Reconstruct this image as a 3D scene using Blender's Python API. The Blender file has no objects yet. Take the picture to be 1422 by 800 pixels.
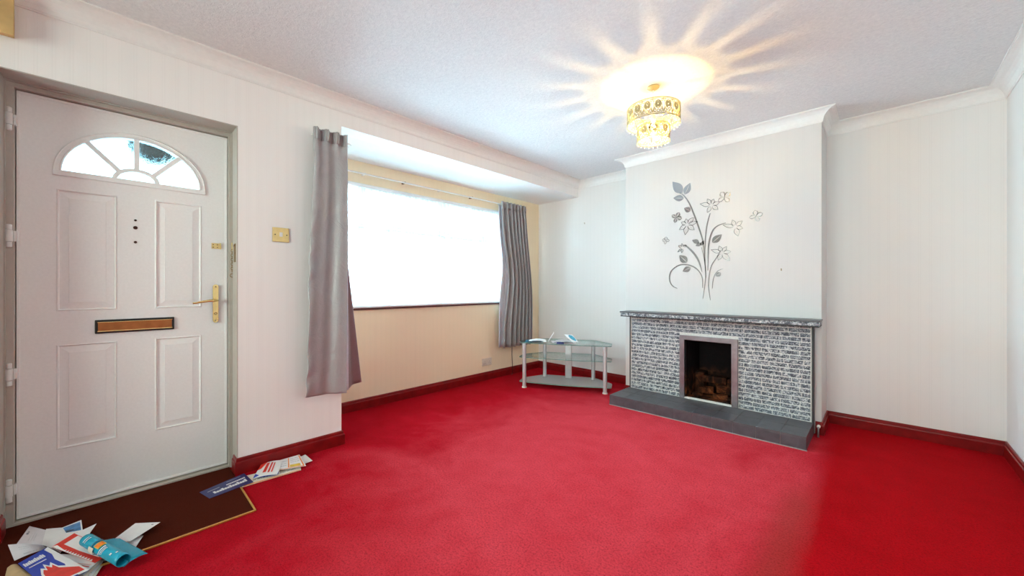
import bpy, bmesh, math, random
from mathutils import Vector, Matrix
random.seed(7)
PI = math.pi
sc = bpy.context.scene
COL = sc.collection

# ------------------------------------------------------------------ survey
# camera solved from the photograph: level, eye 1.10 m above the carpet
F, Y0, EYE, ANG = 530.0, 399.0, 1.10, math.atan(510 / 530)
FX, FY, RX, RY = -math.sin(ANG), math.cos(ANG), math.cos(ANG), math.sin(ANG)
def ray(x, y):
    u = x - 711.0
    return (FX * F + RX * u, FY * F + RY * u, Y0 - y)
def onz(x, y, z=0.0):
    a = ray(x, y); t = (z - EYE) / a[2]
    return Vector((a[0] * t, a[1] * t, z))
def onx(x, y, X):
    a = ray(x, y); t = X / a[0]
    return Vector((X, a[1] * t, EYE + a[2] * t))
def ony(x, y, Y):
    a = ray(x, y); t = Y / a[1]
    return Vector((a[0] * t, Y, EYE + a[2] * t))

# room dimensions (m)
XW = -2.72          # door wall
XB = -3.37          # bay wall
XR = 0.60           # right wall
YB = 4.03           # far alcove wall
YC = 3.65           # chimney breast front
CL, CR = -1.883, -0.31
ZC = 2.415          # ceiling
ZS = 2.232          # bay soffit
YREAR = -2.3
DY0, DY1 = -0.355, 0.50   # door recess
XD = -2.89          # door face
SK = 0.095          # skirting height

# ------------------------------------------------------------------ materials
def newmat(name):
    m = bpy.data.materials.new(name); m.use_nodes = True
    nt = m.node_tree
    for n in list(nt.nodes): nt.nodes.remove(n)
    out = nt.nodes.new('ShaderNodeOutputMaterial')
    return m, nt, out
def N(nt, t, **kw):
    n = nt.nodes.new(t)
    for k, v in kw.items():
        if k in n.inputs.keys() if isinstance(k, str) else False:
            n.inputs[k].default_value = v
        else:
            setattr(n, k, v)
    return n
def rgb(c): return (c[0], c[1], c[2], 1)
def ramp(nt, fac, stops):
    r = nt.nodes.new('ShaderNodeValToRGB')
    el = r.color_ramp.elements
    while len(el) < len(stops): el.new(0.5)
    for e, (p, c) in zip(el, stops):
        e.position = p; e.color = rgb(c)
    nt.links.new(fac, r.inputs[0]); return r.outputs[0]
def coords(nt, scale=(1, 1, 1)):
    tc = nt.nodes.new('ShaderNodeTexCoord'); mp = nt.nodes.new('ShaderNodeMapping')
    mp.inputs['Scale'].default_value = scale
    nt.links.new(tc.outputs['Object'], mp.inputs[0]); return mp.outputs[0]
def noise(nt, vec, scale, detail=3, rough=.5, dist=0):
    n = nt.nodes.new('ShaderNodeTexNoise')
    n.inputs['Scale'].default_value = scale; n.inputs['Detail'].default_value = detail
    n.inputs['Roughness'].default_value = rough; n.inputs['Distortion'].default_value = dist
    nt.links.new(vec, n.inputs['Vector']); return n.outputs['Fac']
def mth(nt, op, a, b=None, c=None):
    n = nt.nodes.new('ShaderNodeMath'); n.operation = op
    for i, v in enumerate((a, b, c)):
        if v is None: continue
        if isinstance(v, (int, float)): n.inputs[i].default_value = v
        else: nt.links.new(v, n.inputs[i])
    return n.outputs[0]
def mixc(nt, fac, a, b):
    n = nt.nodes.new('ShaderNodeMix'); n.data_type = 'RGBA'
    if isinstance(fac, (int, float)): n.inputs[0].default_value = fac
    else: nt.links.new(fac, n.inputs[0])
    for i, v in ((6, a), (7, b)):
        if isinstance(v, tuple): n.inputs[i].default_value = rgb(v)
        else: nt.links.new(v, n.inputs[i])
    return n.outputs[2]
def bump(nt, h, strength=.3, dist=.01):
    b = nt.nodes.new('ShaderNodeBump')
    b.inputs['Strength'].default_value = strength; b.inputs['Distance'].default_value = dist
    nt.links.new(h, b.inputs['Height']); return b.outputs[0]
def bsdf(nt, out, color, rough=.5, metal=0, normal=None, spec=.5, **kw):
    p = nt.nodes.new('ShaderNodeBsdfPrincipled')
    if isinstance(color, tuple): p.inputs['Base Color'].default_value = rgb(color)
    else: nt.links.new(color, p.inputs['Base Color'])
    if isinstance(rough, (int, float)): p.inputs['Roughness'].default_value = rough
    else: nt.links.new(rough, p.inputs['Roughness'])
    p.inputs['Metallic'].default_value = metal
    p.inputs['Specular IOR Level'].default_value = spec
    for k, v in kw.items(): p.inputs[k.replace('_', ' ')].default_value = v
    if normal is not None: nt.links.new(normal, p.inputs['Normal'])
    nt.links.new(p.outputs[0], out.inputs[0]); return p
def plain(name, c, rough=.5, metal=0, var=.06, bs=0, nscale=40, spec=.5, **kw):
    m, nt, out = newmat(name)
    v = coords(nt); n = noise(nt, v, nscale, 3)
    lo = tuple(x * (1 - var) for x in c); hi = tuple(min(1, x * (1 + var)) for x in c)
    col = ramp(nt, n, [(.3, lo), (.7, hi)])
    nm = bump(nt, n, bs, .003) if bs else None
    bsdf(nt, out, col, rough, metal, nm, spec, **kw)
    return m

def wallpaper(name, c, stripe=.05, bs=.25):
    m, nt, out = newmat(name)
    v = coords(nt, (1, 1, 0.02))
    fine = noise(nt, v, 150, 2)
    broad = noise(nt, v, 26, 1)
    tc = nt.nodes.new('ShaderNodeTexCoord'); sp = nt.nodes.new('ShaderNodeSeparateXYZ')
    nt.links.new(tc.outputs['Object'], sp.inputs[0])
    s = mth(nt, 'ADD', sp.outputs[0], sp.outputs[1])
    # pairs of raised ribs every 53 mm
    w = mth(nt, 'PINGPONG', s, .0265)
    rib = mth(nt, 'LESS_THAN', mth(nt, 'ABSOLUTE', mth(nt, 'SUBTRACT', w, .005)), .0012)
    h = mth(nt, 'ADD', mth(nt, 'MULTIPLY', fine, .8), mth(nt, 'MULTIPLY', rib, .5))
    stain = noise(nt, coords(nt), 2.2, 4)
    a = tuple(x * (1 - stripe) for x in c)
    col = mixc(nt, mth(nt, 'MULTIPLY', broad, .9), c, a)
    col = mixc(nt, mth(nt, 'MULTIPLY', rib, .25), col, tuple(x * .86 for x in c))
    col = mixc(nt, mth(nt, 'MULTIPLY', mth(nt, 'SUBTRACT', stain, .45), .25), col, (c[0] * .93, c[1] * .88, c[2] * .8))
    bsdf(nt, out, col, .62, 0, bump(nt, h, bs, .002), .3)
    return m

M = {}
M['paper_wall'] = wallpaper('wallpaper_ribbed', (.92, .89, .87))
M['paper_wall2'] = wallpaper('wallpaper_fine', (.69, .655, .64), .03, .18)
M['plain_wall'] = wallpaper('wallpaper_plain', (.83, .80, .78), .02, .06)
M['cream_wall'] = wallpaper('wallpaper_cream', (.98, .82, .58), .03, .1)
M['cove'] = plain('coving_paint', (.84, .82, .80), .55, 0, .02)
M['white_paint'] = plain('white_paint', (.86, .86, .85), .5, 0, .02)

def ceiling_mat():
    m, nt, out = newmat('ceiling_stipple')
    v = coords(nt)
    a = noise(nt, v, 55, 4, .6, .6); b = noise(nt, v, 140, 3, .6)
    h = mth(nt, 'ADD', a, mth(nt, 'MULTIPLY', b, .5))
    col = ramp(nt, h, [(.35, (.68, .685, .70)), (.95, (.82, .82, .82))])
    bsdf(nt, out, col, .8, 0, bump(nt, h, .55, .006), .2); return m
M['ceiling'] = ceiling_mat()

def carpet_mat():
    m, nt, out = newmat('red_carpet_pile')
    v = coords(nt)
    big = noise(nt, v, 1.1, 4, .6, .8)
    mid = noise(nt, v, 7, 4, .6, .3)
    fine = noise(nt, v, 190, 3, .75)
    tuft = noise(nt, v, 420, 2, .7)
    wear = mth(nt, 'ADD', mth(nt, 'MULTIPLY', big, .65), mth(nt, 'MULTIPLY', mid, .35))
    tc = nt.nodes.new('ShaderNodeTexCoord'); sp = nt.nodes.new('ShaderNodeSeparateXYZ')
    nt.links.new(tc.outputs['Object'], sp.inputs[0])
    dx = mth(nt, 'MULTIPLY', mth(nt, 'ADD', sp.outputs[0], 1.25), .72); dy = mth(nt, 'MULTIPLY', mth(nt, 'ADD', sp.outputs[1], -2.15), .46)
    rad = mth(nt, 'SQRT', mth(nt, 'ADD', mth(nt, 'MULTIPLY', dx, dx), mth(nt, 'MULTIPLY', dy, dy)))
    worn_sheen = nt.nodes.new('ShaderNodeMapRange'); worn_sheen.inputs['From Min'].default_value = 1.2; worn_sheen.inputs['From Max'].default_value = .58  # pinker middle: sheen of trodden pile painted into the colour
    nt.links.new(mth(nt, 'ADD', rad, mth(nt, 'MULTIPLY', mth(nt, 'SUBTRACT', big, .5), 1.6)), worn_sheen.inputs['Value'])
    pile_tone = mth(nt, 'ADD', mth(nt, 'MULTIPLY', wear, .55), mth(nt, 'MULTIPLY', worn_sheen.outputs[0], .42))
    col = ramp(nt, pile_tone, [(.20, (.46, .0008, .006)), (.40, (.62, .006, .020)), (.55, (.74, .035, .055)), (.75, (.90, .075, .105))])
    # deeper red to the right of a nearly straight line
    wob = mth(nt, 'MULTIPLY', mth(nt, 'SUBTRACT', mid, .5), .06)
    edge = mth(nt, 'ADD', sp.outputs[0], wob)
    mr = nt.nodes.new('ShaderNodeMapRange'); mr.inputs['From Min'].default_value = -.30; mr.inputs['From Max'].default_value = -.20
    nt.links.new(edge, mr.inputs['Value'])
    deep_red = ramp(nt, wear, [(.35, (.50, .0008, .004)), (.7, (.66, .003, .010))])
    col = mixc(nt, mr.outputs[0], col, deep_red)
    brown_band = nt.nodes.new('ShaderNodeMapRange'); brown_band.inputs['From Min'].default_value = .11; brown_band.inputs['From Max'].default_value = .02
    nt.links.new(mth(nt, 'ABSOLUTE', mth(nt, 'ADD', edge, .30)), brown_band.inputs['Value'])
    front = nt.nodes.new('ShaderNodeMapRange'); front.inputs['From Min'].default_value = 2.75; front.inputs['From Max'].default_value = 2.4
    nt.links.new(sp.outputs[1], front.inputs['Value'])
    wf = mth(nt, 'MULTIPLY', mth(nt, 'MULTIPLY', brown_band.outputs[0], front.outputs[0]), .55)
    col = mixc(nt, wf, col, (.42, .045, .03))  # brownish band along the line, fading out towards the back
    clump = noise(nt, v, 105, 4, .8, .2)
    grain = mth(nt, 'ADD', mth(nt, 'MULTIPLY', fine, .55), mth(nt, 'MULTIPLY', clump, .65))
    gr = ramp(nt, grain, [(.46, (.36, .26, .26)), (.58, (.84, .82, .82)), (.70, (1.0, 1.0, 1.0))])
    mul = nt.nodes.new('ShaderNodeMix'); mul.data_type = 'RGBA'; mul.blend_type = 'MULTIPLY'; mul.inputs[0].default_value = .85
    nt.links.new(col, mul.inputs[6]); nt.links.new(gr, mul.inputs[7])
    h = mth(nt, 'ADD', mth(nt, 'ADD', fine, mth(nt, 'MULTIPLY', tuft, .7)), mth(nt, 'MULTIPLY', mid, 1.2))
    p = bsdf(nt, out, mul.outputs[2], .95, 0, bump(nt, h, .8, .008), .03)
    p.inputs['Sheen Weight'].default_value = .03; p.inputs['Sheen Roughness'].default_value = .5
    p.inputs['Sheen Tint'].default_value = (1, .35, .45, 1)
    return m
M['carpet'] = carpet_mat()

def mat_mat():
    m, nt, out = newmat('brown_coir')
    v = coords(nt)
    a = noise(nt, v, 260, 3, .7); b = noise(nt, v, 5, 4, .6)
    col = mixc(nt, a, (.026, .004, .002), (.12, .018, .008))
    col = mixc(nt, mth(nt, 'MULTIPLY', b, .5), col, (.10, .018, .008))
    bsdf(nt, out, col, .95, 0, bump(nt, a, .9, .006), .05); return m
M['coir'] = mat_mat()
M['skirting'] = plain('red_gloss_skirting', (.21, .005, .006), .3, 0, .2, .1, 14, .35)
M['upvc'] = plain('door_white', (.90, .89, .88), .42, 0, .02, .05, 90, .4)
M['frame_grey'] = plain('door_frame_beige', (.50, .45, .40), .45, 0, .03)
M['frame_white'] = plain('window_frame_white', (.84, .84, .84), .35, 0, .02)
M['frame_peach'] = plain('window_trim_white', (.84, .80, .74), .45, 0, .03)
M['brown_wood'] = plain('brown_sill_wood', (.10, .03, .02), .5, 0, .2)
M['brass'] = plain('brass_polished', (.83, .62, .26), .22, 1, .06, .03)
M['brass_dull'] = plain('brass_aged', (.30, .20, .09), .4, 1, .25, .1, 80)
M['brass_plate'] = plain('brass_plate', (.80, .62, .28), .36, .85, .05)
M['copper'] = plain('copper_flap', (.42, .15, .05), .3, .9, .12, .1, 30)
M['black'] = plain('black_plastic', (.012, .011, .011), .45, 0, .1)
M['darkhole'] = plain('dark_bronze', (.05, .022, .014), .5, .5, .2)
M['white_plastic'] = plain('white_plastic', (.80, .80, .78), .35, 0, .02)
M['cream_plastic'] = plain('cream_plastic', (.80, .72, .60), .4, 0, .03)
M['silver'] = plain('silver_metal', (.60, .60, .62), .5, .6, .05)
M['steel_grey'] = plain('brushed_steel', (.30, .27, .29), .38, .9, .18, .1, 12)
M['black_trim'] = plain('charcoal_edge', (.03, .03, .033), .5, 0, .1)
M['slate'] = plain('slate_tile', (.085, .080, .092), .36, 0, .16, .15, 20)
M['grout'] = plain('tile_grout', (.34, .32, .31), .85, 0, .1)
M['mortar'] = plain('pale_mortar', (.80, .79, .74), .9, 0, .1, .5, 90)
M['ply'] = plain('varnished_ply', (.62, .40, .16), .5, 0, .22, .1, 9)
M['gold_strip'] = plain('gold_threshold', (.72, .42, .10), .35, .8, .1)
M['cable_black'] = plain('black_cable', (.01, .01, .01), .5)
M['paper'] = plain('white_paper', (.80, .79, .80), .6, 0, .02)
M['paper_lilac'] = plain('envelope_paper', (.70, .66, .70), .6, 0, .03)
M['paper_cream'] = plain('cream_paper', (.78, .70, .58), .6, 0, .04)
M['blue_print'] = plain('blue_ink', (.015, .05, .42), .35, 0, .1)
M['navy_print'] = plain('navy_ink', (.022, .026, .14), .4, 0, .1)
M['red_print'] = plain('red_ink', (.72, .035, .02), .4, 0, .1)
M['cyan_print'] = plain('cyan_ink', (.005, .36, .52), .25, 0, .08)
M['cyan_dark'] = plain('teal_ink', (.01, .16, .26), .4, 0, .1)
M['orange_print'] = plain('orange_ink', (.85, .22, .02), .4, 0, .1)
M['yellow_print'] = plain('mustard_ink', (.72, .48, .05), .4, 0, .1)
M['grey_print'] = plain('grey_ink', (.22, .22, .27), .5, 0, .1)
M['pale_grey_print'] = plain('faint_grey_ink', (.50, .50, .53), .5, 0, .1)
M['sky_print'] = plain('sky_blue_ink', (.08, .25, .52), .4, 0, .3)
M['dark_print'] = plain('dark_ink', (.04, .05, .07), .4, 0, .2)
M['teal_flower'] = plain('blue_flower_ink', (.05, .30, .42), .4, 0, .5, 0, 90)
M['card'] = plain('tan_card', (.52, .36, .19), .6, 0, .08)
M['leaf'] = plain('dark_patch_leaf', (.0025, .008, .008), .9, 0, .4, spec=.05)  # near black so the added foliage stays dark against the sky

def curtain_mat(name, c, rough=.36):
    m, nt, out = newmat(name)
    v = coords(nt, (1, 1, 1)); n = noise(nt, v, 9, 4, .6, 1.2); f = noise(nt, coords(nt, (30, 30, 300)), 6, 2)
    col = mixc(nt, n, tuple(x * .85 for x in c), tuple(x * 1.12 for x in c))
    h = mth(nt, 'ADD', n, mth(nt, 'MULTIPLY', f, .08))
    p = bsdf(nt, out, col, rough, .15, bump(nt, h, .35, .02), .6)
    p.inputs['Sheen Weight'].default_value = .3; p.inputs['Sheen Roughness'].default_value = .35
    return m
M['satin'] = curtain_mat('grey_satin', (.37, .35, .355))
M['satin_back'] = curtain_mat('satin_reverse', (.24, .15, .155), .5)
M['lining'] = curtain_mat('curtain_lining', (.62, .62, .68), .7)

def net_mat():
    m, nt, out = newmat('net_curtain_voile')
    v = coords(nt, (1, 1, .03)); n = noise(nt, v, 40, 2)
    tr = nt.nodes.new('ShaderNodeBsdfTransparent'); tl = nt.nodes.new('ShaderNodeBsdfTranslucent'); df = nt.nodes.new('ShaderNodeBsdfDiffuse')
    tl.inputs[0].default_value = (.93, .96, .96, 1); df.inputs[0].default_value = (.9, .92, .92, 1)
    a = nt.nodes.new('ShaderNodeMixShader'); a.inputs[0].default_value = .35
    nt.links.new(tl.outputs[0], a.inputs[1]); nt.links.new(df.outputs[0], a.inputs[2])
    b = nt.nodes.new('ShaderNodeMixShader')
    mr = nt.nodes.new('ShaderNodeMapRange'); mr.inputs['From Min'].default_value = .3; mr.inputs['From Max'].default_value = .7
    mr.inputs['To Min'].default_value = .42; mr.inputs['To Max'].default_value = .72
    nt.links.new(n, mr.inputs['Value']); nt.links.new(mr.outputs[0], b.inputs[0])
    nt.links.new(tr.outputs[0], b.inputs[1]); nt.links.new(a.outputs[0], b.inputs[2])
    nt.links.new(b.outputs[0], out.inputs[0]); return m
M['net'] = net_mat()

def thin_glass(name, tint=(.92, .98, .96), milk=0.0, milkc=(.6, .6, .6), boost=1.0):
    m, nt, out = newmat(name)
    tr = nt.nodes.new('ShaderNodeBsdfTransparent'); tr.inputs[0].default_value = rgb(tint)
    gl = nt.nodes.new('ShaderNodeBsdfGlossy'); gl.inputs['Roughness'].default_value = .02; gl.inputs[0].default_value = (.95, 1, 1, 1)
    fr = nt.nodes.new('ShaderNodeFresnel'); fr.inputs[0].default_value = 1.5
    mx = nt.nodes.new('ShaderNodeMixShader')
    nt.links.new(mth(nt, 'MINIMUM', mth(nt, 'MULTIPLY', fr.outputs[0], boost), 1.0), mx.inputs[0])
    nt.links.new(tr.outputs[0], mx.inputs[1]); nt.links.new(gl.outputs[0], mx.inputs[2])
    last = mx
    if milk:
        df = nt.nodes.new('ShaderNodeBsdfDiffuse'); df.inputs[0].default_value = rgb(milkc)
        m2 = nt.nodes.new('ShaderNodeMixShader'); m2.inputs[0].default_value = milk
        nt.links.new(mx.outputs[0], m2.inputs[1]); nt.links.new(df.outputs[0], m2.inputs[2]); last = m2
    nt.links.new(last.outputs[0], out.inputs[0]); return m
M['pane'] = thin_glass('window_glass')
M['rear_fill_tint'] = thin_glass('rear_fill_filter', (.82, .70, .61), .04, (.8, .75, .6))
M['shelf_glass'] = thin_glass('shelf_glass', (.95, .985, .97), .02, (.6, .85, .8), .7)
M['shelf_glass_low'] = thin_glass('shelf_glass_reflection', (.85, .80, .81), .34, (.74, .62, .64), 1.2)  # reflection of the wall put into a pinkish grey milk colour
M['glass_edge'] = plain('green_glass_edge', (.16, .30, .26), .15, 0, .1)

def textured_glass():
    m, nt, out = newmat('textured_door_glass')
    n = noise(nt, coords(nt), 60, 3, .6, 1.0)
    g = nt.nodes.new('ShaderNodeBsdfRefraction'); g.inputs['IOR'].default_value = 1.25; g.inputs['Roughness'].default_value = .06
    g.inputs[0].default_value = (.36, .46, .47, 1)
    nt.links.new(bump(nt, n, .55, .006), g.inputs['Normal'])
    tr = nt.nodes.new('ShaderNodeBsdfTransparent'); tr.inputs[0].default_value = (.36, .46, .47, 1)
    mx = nt.nodes.new('ShaderNodeMixShader'); mx.inputs[0].default_value = .25
    nt.links.new(g.outputs[0], mx.inputs[1]); nt.links.new(tr.outputs[0], mx.inputs[2])
    nt.links.new(mx.outputs[0], out.inputs[0]); return m
M['door_glass'] = textured_glass()

def brick_mat():
    m, nt, out = newmat('speckled_granite_brick')
    v = coords(nt)
    a = noise(nt, v, 78, 4, .7, 1.2); b = noise(nt, v, 26, 3, .6); c = noise(nt, v, 3.0, 2)
    s = mth(nt, 'ADD', mth(nt, 'MULTIPLY', a, .75), mth(nt, 'MULTIPLY', b, .25))
    col = ramp(nt, s, [(.44, (.012, .014, .02)), (.495, (.09, .10, .125)), (.53, (.42, .44, .46)), (.60, (.82, .81, .79))])
    col = mixc(nt, mth(nt, 'MULTIPLY', c, .3), col, (.34, .38, .45))
    bsdf(nt, out, col, .55, 0, bump(nt, s, .7, .006), .4); return m
M['brick'] = brick_mat()

def soot_mat():
    m, nt, out = newmat('sooty_firebrick')
    v = coords(nt)
    a = noise(nt, v, 9, 5, .65, .8); b = noise(nt, v, 40, 3, .6)
    col = ramp(nt, a, [(.36, (.010, .006, .005)), (.5, (.045, .014, .006)), (.62, (.20, .06, .02)), (.8, (.30, .12, .05))])
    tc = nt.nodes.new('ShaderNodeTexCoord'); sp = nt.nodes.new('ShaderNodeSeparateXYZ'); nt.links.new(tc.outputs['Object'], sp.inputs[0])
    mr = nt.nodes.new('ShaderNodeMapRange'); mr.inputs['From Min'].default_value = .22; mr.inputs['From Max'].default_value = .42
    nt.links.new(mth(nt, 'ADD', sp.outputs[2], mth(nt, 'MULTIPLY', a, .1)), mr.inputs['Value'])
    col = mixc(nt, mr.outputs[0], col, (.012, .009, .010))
    bsdf(nt, out, col, .9, 0, bump(nt, mth(nt, 'ADD', a, b), .6, .01), .15); return m
M['soot'] = soot_mat()

def foil_mat():
    m, nt, out = newmat('mirror_foil')
    n = noise(nt, coords(nt), 14, 2)
    bsdf(nt, out, (.47, .48, .49), .16, 1, bump(nt, n, .08, .004)); return m
M['foil'] = foil_mat()

M['shade'] = plain('cream_enamel_metal', (.46, .40, .22), .4, .25, .04)
def crystal():
    m, nt, out = newmat('clear_bead')
    bsdf(nt, out, (1, 1, .96), .05, 0, None, .5, Transmission_Weight=.8); return m
M['crystal'] = crystal()
def bulb_mat():
    m, nt, out = newmat('lit_bulb')
    e = nt.nodes.new('ShaderNodeEmission'); e.inputs[0].default_value = (1, .70, .26, 1); e.inputs[1].default_value = BULB
    nt.links.new(e.outputs[0], out.inputs[0]); return m
BULB = 720.0
M['bulb'] = bulb_mat()
M['bulb_glass'] = thin_glass('clear_bulb_glass', (1, .99, .95))

# ------------------------------------------------------------------ mesh kit
ORG = {}
def org(o):
    return ORG.get(o.name, Vector((0, 0, 0))) if o else Vector((0, 0, 0))
class MB:
    def __init__(s): s.bm = bmesh.new()
    def face(s, pts, mi=0):
        vs = [s.bm.verts.new(p) for p in pts]
        try:
            f = s.bm.faces.new(vs); f.material_index = mi; return f
        except ValueError: return None
    def box(s, x0, x1, y0, y1, z0, z1, bev=0, mi=0, rot=None, piv=None):
        r = bmesh.ops.create_cube(s.bm, size=1.0)
        vs = r['verts']
        for v in vs:
            v.co = Vector(((x0 + x1) / 2 + v.co.x * (x1 - x0), (y0 + y1) / 2 + v.co.y * (y1 - y0), (z0 + z1) / 2 + v.co.z * (z1 - z0)))
        if rot is not None:
            c = Vector(piv) if piv is not None else Vector(((x0 + x1) / 2, (y0 + y1) / 2, (z0 + z1) / 2))
            for v in vs: v.co = c + rot @ (v.co - c)
        fs = set(f for v in vs for f in v.link_faces)
        for f in fs: f.material_index = mi
        if bev:
            es = list(set(e for v in vs for e in v.link_edges))
            bmesh.ops.bevel(s.bm, geom=es, offset=bev, segments=2, affect='EDGES', profile=.6)
        return s
    def tube(s, pts, r, n=8, closed=False, cap=True, squash=None):
        pts = [Vector(p) for p in pts]; k = len(pts); rings = []
        up = None
        for i, p in enumerate(pts):
            a = pts[(i - 1) % k] if (i > 0 or closed) else p
            b = pts[(i + 1) % k] if (i < k - 1 or closed) else p
            t = (b - a).normalized()
            if up is None:
                up = Vector((0, 0, 1)) if abs(t.z) < .9 else Vector((1, 0, 0))
            u = (up - t * up.dot(t))
            if u.length < 1e-6: u = t.orthogonal()
            u.normalize(); w = t.cross(u); up = u
            rr = r[i] if isinstance(r, (list, tuple)) else r
            q = []
            for j in range(n):
                an = 2 * PI * j / n
                cu, cw = math.cos(an), math.sin(an)
                if squash: cu *= squash
                q.append(s.bm.verts.new(p + (u * cu + w * cw) * rr))
            rings.append(q)
        m = k if closed else k - 1
        for i in range(m):
            A, B = rings[i], rings[(i + 1) % k]
            for j in range(n):
                s.bm.faces.new((A[j], A[(j + 1) % n], B[(j + 1) % n], B[j]))
        if cap and not closed:
            s.bm.faces.new(list(reversed(rings[0]))); s.bm.faces.new(rings[-1])
        return s
    def lathe(s, prof, c, n=32, axis='z'):
        rings = []
        for (r, z) in prof:
            q = []
            for j in range(n):
                an = 2 * PI * j / n
                if axis == 'z': p = Vector((c[0] + r * math.cos(an), c[1] + r * math.sin(an), c[2] + z))
                elif axis == 'x': p = Vector((c[0] + z, c[1] + r * math.cos(an), c[2] + r * math.sin(an)))
                else: p = Vector((c[0] + r * math.cos(an), c[1] + z, c[2] + r * math.sin(an)))
                q.append(s.bm.verts.new(p))
            rings.append(q)
        for A, B in zip(rings, rings[1:]):
            for j in range(n):
                s.bm.faces.new((A[j], A[(j + 1) % n], B[(j + 1) % n], B[j]))
        s.bm.faces.new(rings[0]); s.bm.faces.new(rings[-1])
        return s
    def prism(s, pts, vec, mi=0):
        """closed solid: polygon pts (3-D) pushed by vec"""
        pts = [Vector(p) for p in pts]; vec = Vector(vec)
        a = [s.bm.verts.new(p) for p in pts]; b = [s.bm.verts.new(p + vec) for p in pts]
        fs = [s.bm.faces.new(a), s.bm.faces.new(list(reversed(b)))]
        for i in range(len(a)):
            j = (i + 1) % len(a)
            fs.append(s.bm.faces.new((a[j], a[i], b[i], b[j])))
        for f in fs: f.material_index = mi
        return s
    def grid(s, fn, nu, nv):
        g = [[s.bm.verts.new(fn(i / nu, j / nv)) for j in range(nv + 1)] for i in range(nu + 1)]
        for i in range(nu):
            for j in range(nv):
                s.bm.faces.new((g[i][j], g[i + 1][j], g[i + 1][j + 1], g[i][j + 1]))
        return s
    def build(s, name, mat, parent=None, smooth=False, fix=True, solid=0, subsurf=0):
        me = bpy.data.meshes.new(name)
        o0 = org(parent)
        if fix: bmesh.ops.recalc_face_normals(s.bm, faces=s.bm.faces[:])
        bmesh.ops.translate(s.bm, verts=s.bm.verts[:], vec=-o0)
        if smooth:
            for f in s.bm.faces: f.smooth = True
        s.bm.to_mesh(me); s.bm.free()
        for m in (mat if isinstance(mat, (list, tuple)) else [mat]): me.materials.append(m)
        o = bpy.data.objects.new(name, me); COL.objects.link(o)
        if parent is not None: o.parent = parent
        ORG[o.name] = o0
        if solid:
            md = o.modifiers.new('thickness', 'SOLIDIFY'); md.thickness = solid; md.offset = 0
        if subsurf:
            md = o.modifiers.new('smooth', 'SUBSURF'); md.levels = subsurf; md.render_levels = subsurf
        if smooth and not subsurf:
            try:
                me.set_sharp_from_angle(angle=math.radians(40))
            except Exception: pass
        return o
def thing(name, label, cat, loc, group=None):
    o = bpy.data.objects.new(name, None); COL.objects.link(o)
    o.empty_display_size = .05
    o.location = loc; ORG[o.name] = Vector(loc)
    o['label'] = label; o['category'] = cat
    if group: o['group'] = group
    return o
def tag(o, label, cat, group=None):
    o['label'] = label; o['category'] = cat
    if group: o['group'] = group
    return o
def struct(o):
    o['kind'] = 'structure'; return o

# ------------------------------------------------------------------ shell
b = MB()
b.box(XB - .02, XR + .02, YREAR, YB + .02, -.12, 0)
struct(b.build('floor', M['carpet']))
b = MB(); b.box(XW - .25, XR + .15, YREAR - .15, YB + .15, ZC, ZC + .12)
struct(b.build('ceiling', M['ceiling']))
b = MB(); b.box(XB - .23, XW - .10, 1.0, YB + .15, ZS, ZS + .15)
struct(b.build('ceiling', M['white_paint']))
# door wall with the recess of the front door, the pier beside the bay and the beam over it
XO = -2.97
b = MB()
b.box(XO, XW, YREAR - .15, DY0, 0, ZC)
b.box(XO, XW, DY1, 1.10, 0, ZC)
b.box(XO, XW, DY0, DY1, 2.05, ZC)
b.box(XO + .1, XW, 1.10, YB, ZS - .002, ZC)
b.box(XB - .2, XO, 1.0, 1.10, 0, ZS)
struct(b.build('wall_left', M['paper_wall']))
# bay wall with window opening
WY0, WY1, WZ0, WZ1 = 1.22, 3.66, .905, 2.03
b = MB()
b.box(XB - .22, XB, 1.0, YB + .15, 0, WZ0)
b.box(XB - .22, XB, 1.0, YB + .15, WZ1, ZS)
b.box(XB - .22, XB, 1.0, WY0, WZ0, WZ1)
b.box(XB - .22, XB, WY1, YB + .15, WZ0, WZ1)
struct(b.build('wall_bay', M['cream_wall']))
b = MB(); b.box(XB, XR + .15, YB, YB + .15, 0, ZC)
struct(b.build('wall_back', M['plain_wall']))
# chimney breast, hollow at the fire opening
OX0, OX1, OZ0, OZ1 = -1.29, -.885, .09, .635
b = MB()
b.box(CL, OX0, YC, YB, 0, ZC)
b.box(OX1, CR, YC, YB, 0, ZC)
b.box(OX0, OX1, YC, YB, OZ1, ZC)
b.box(OX0, OX1, YC, YB, 0, OZ0)
struct(b.build('wall_chimney', M['paper_wall2']))
b = MB(); b.box(XR, XR + .15, YREAR - .15, YB + .15, 0, ZC)
struct(b.build('wall_right', M['plain_wall']))
# rear wall (behind the camera); its wide window is added for fill light
RX0, RX1, RZ0, RZ1 = -2.2, .3, .75, 2.2
b = MB()
b.box(XW, RX0, YREAR - .15, YREAR, 0, ZC); b.box(RX1, XR, YREAR - .15, YREAR, 0, ZC)
b.box(RX0, RX1, YREAR - .15, YREAR, 0, RZ0); b.box(RX0, RX1, YREAR - .15, YREAR, RZ1, ZC)
struct(b.build('wall_rear', M['plain_wall']))
b = MB()
for a0, a1, c0, c1 in ((RX0, RX1, RZ0, RZ0 + .06), (RX0, RX1, RZ1 - .06, RZ1), (RX0, RX0 + .06, RZ0 + .06, RZ1 - .06), (RX1 - .06, RX1, RZ0 + .06, RZ1 - .06), (-.98, -.92, RZ0 + .06, RZ1 - .06)):
    b.box(a0, a1, YREAR - .10, YREAR - .04, c0, c1, .006)
w2 = struct(b.build('window_fill', M['frame_white']))
b = MB(); b.box(RX0, RX1, YREAR - .072, YREAR - .068, RZ0, RZ1); b.build('pane', M['pane'], w2)
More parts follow.
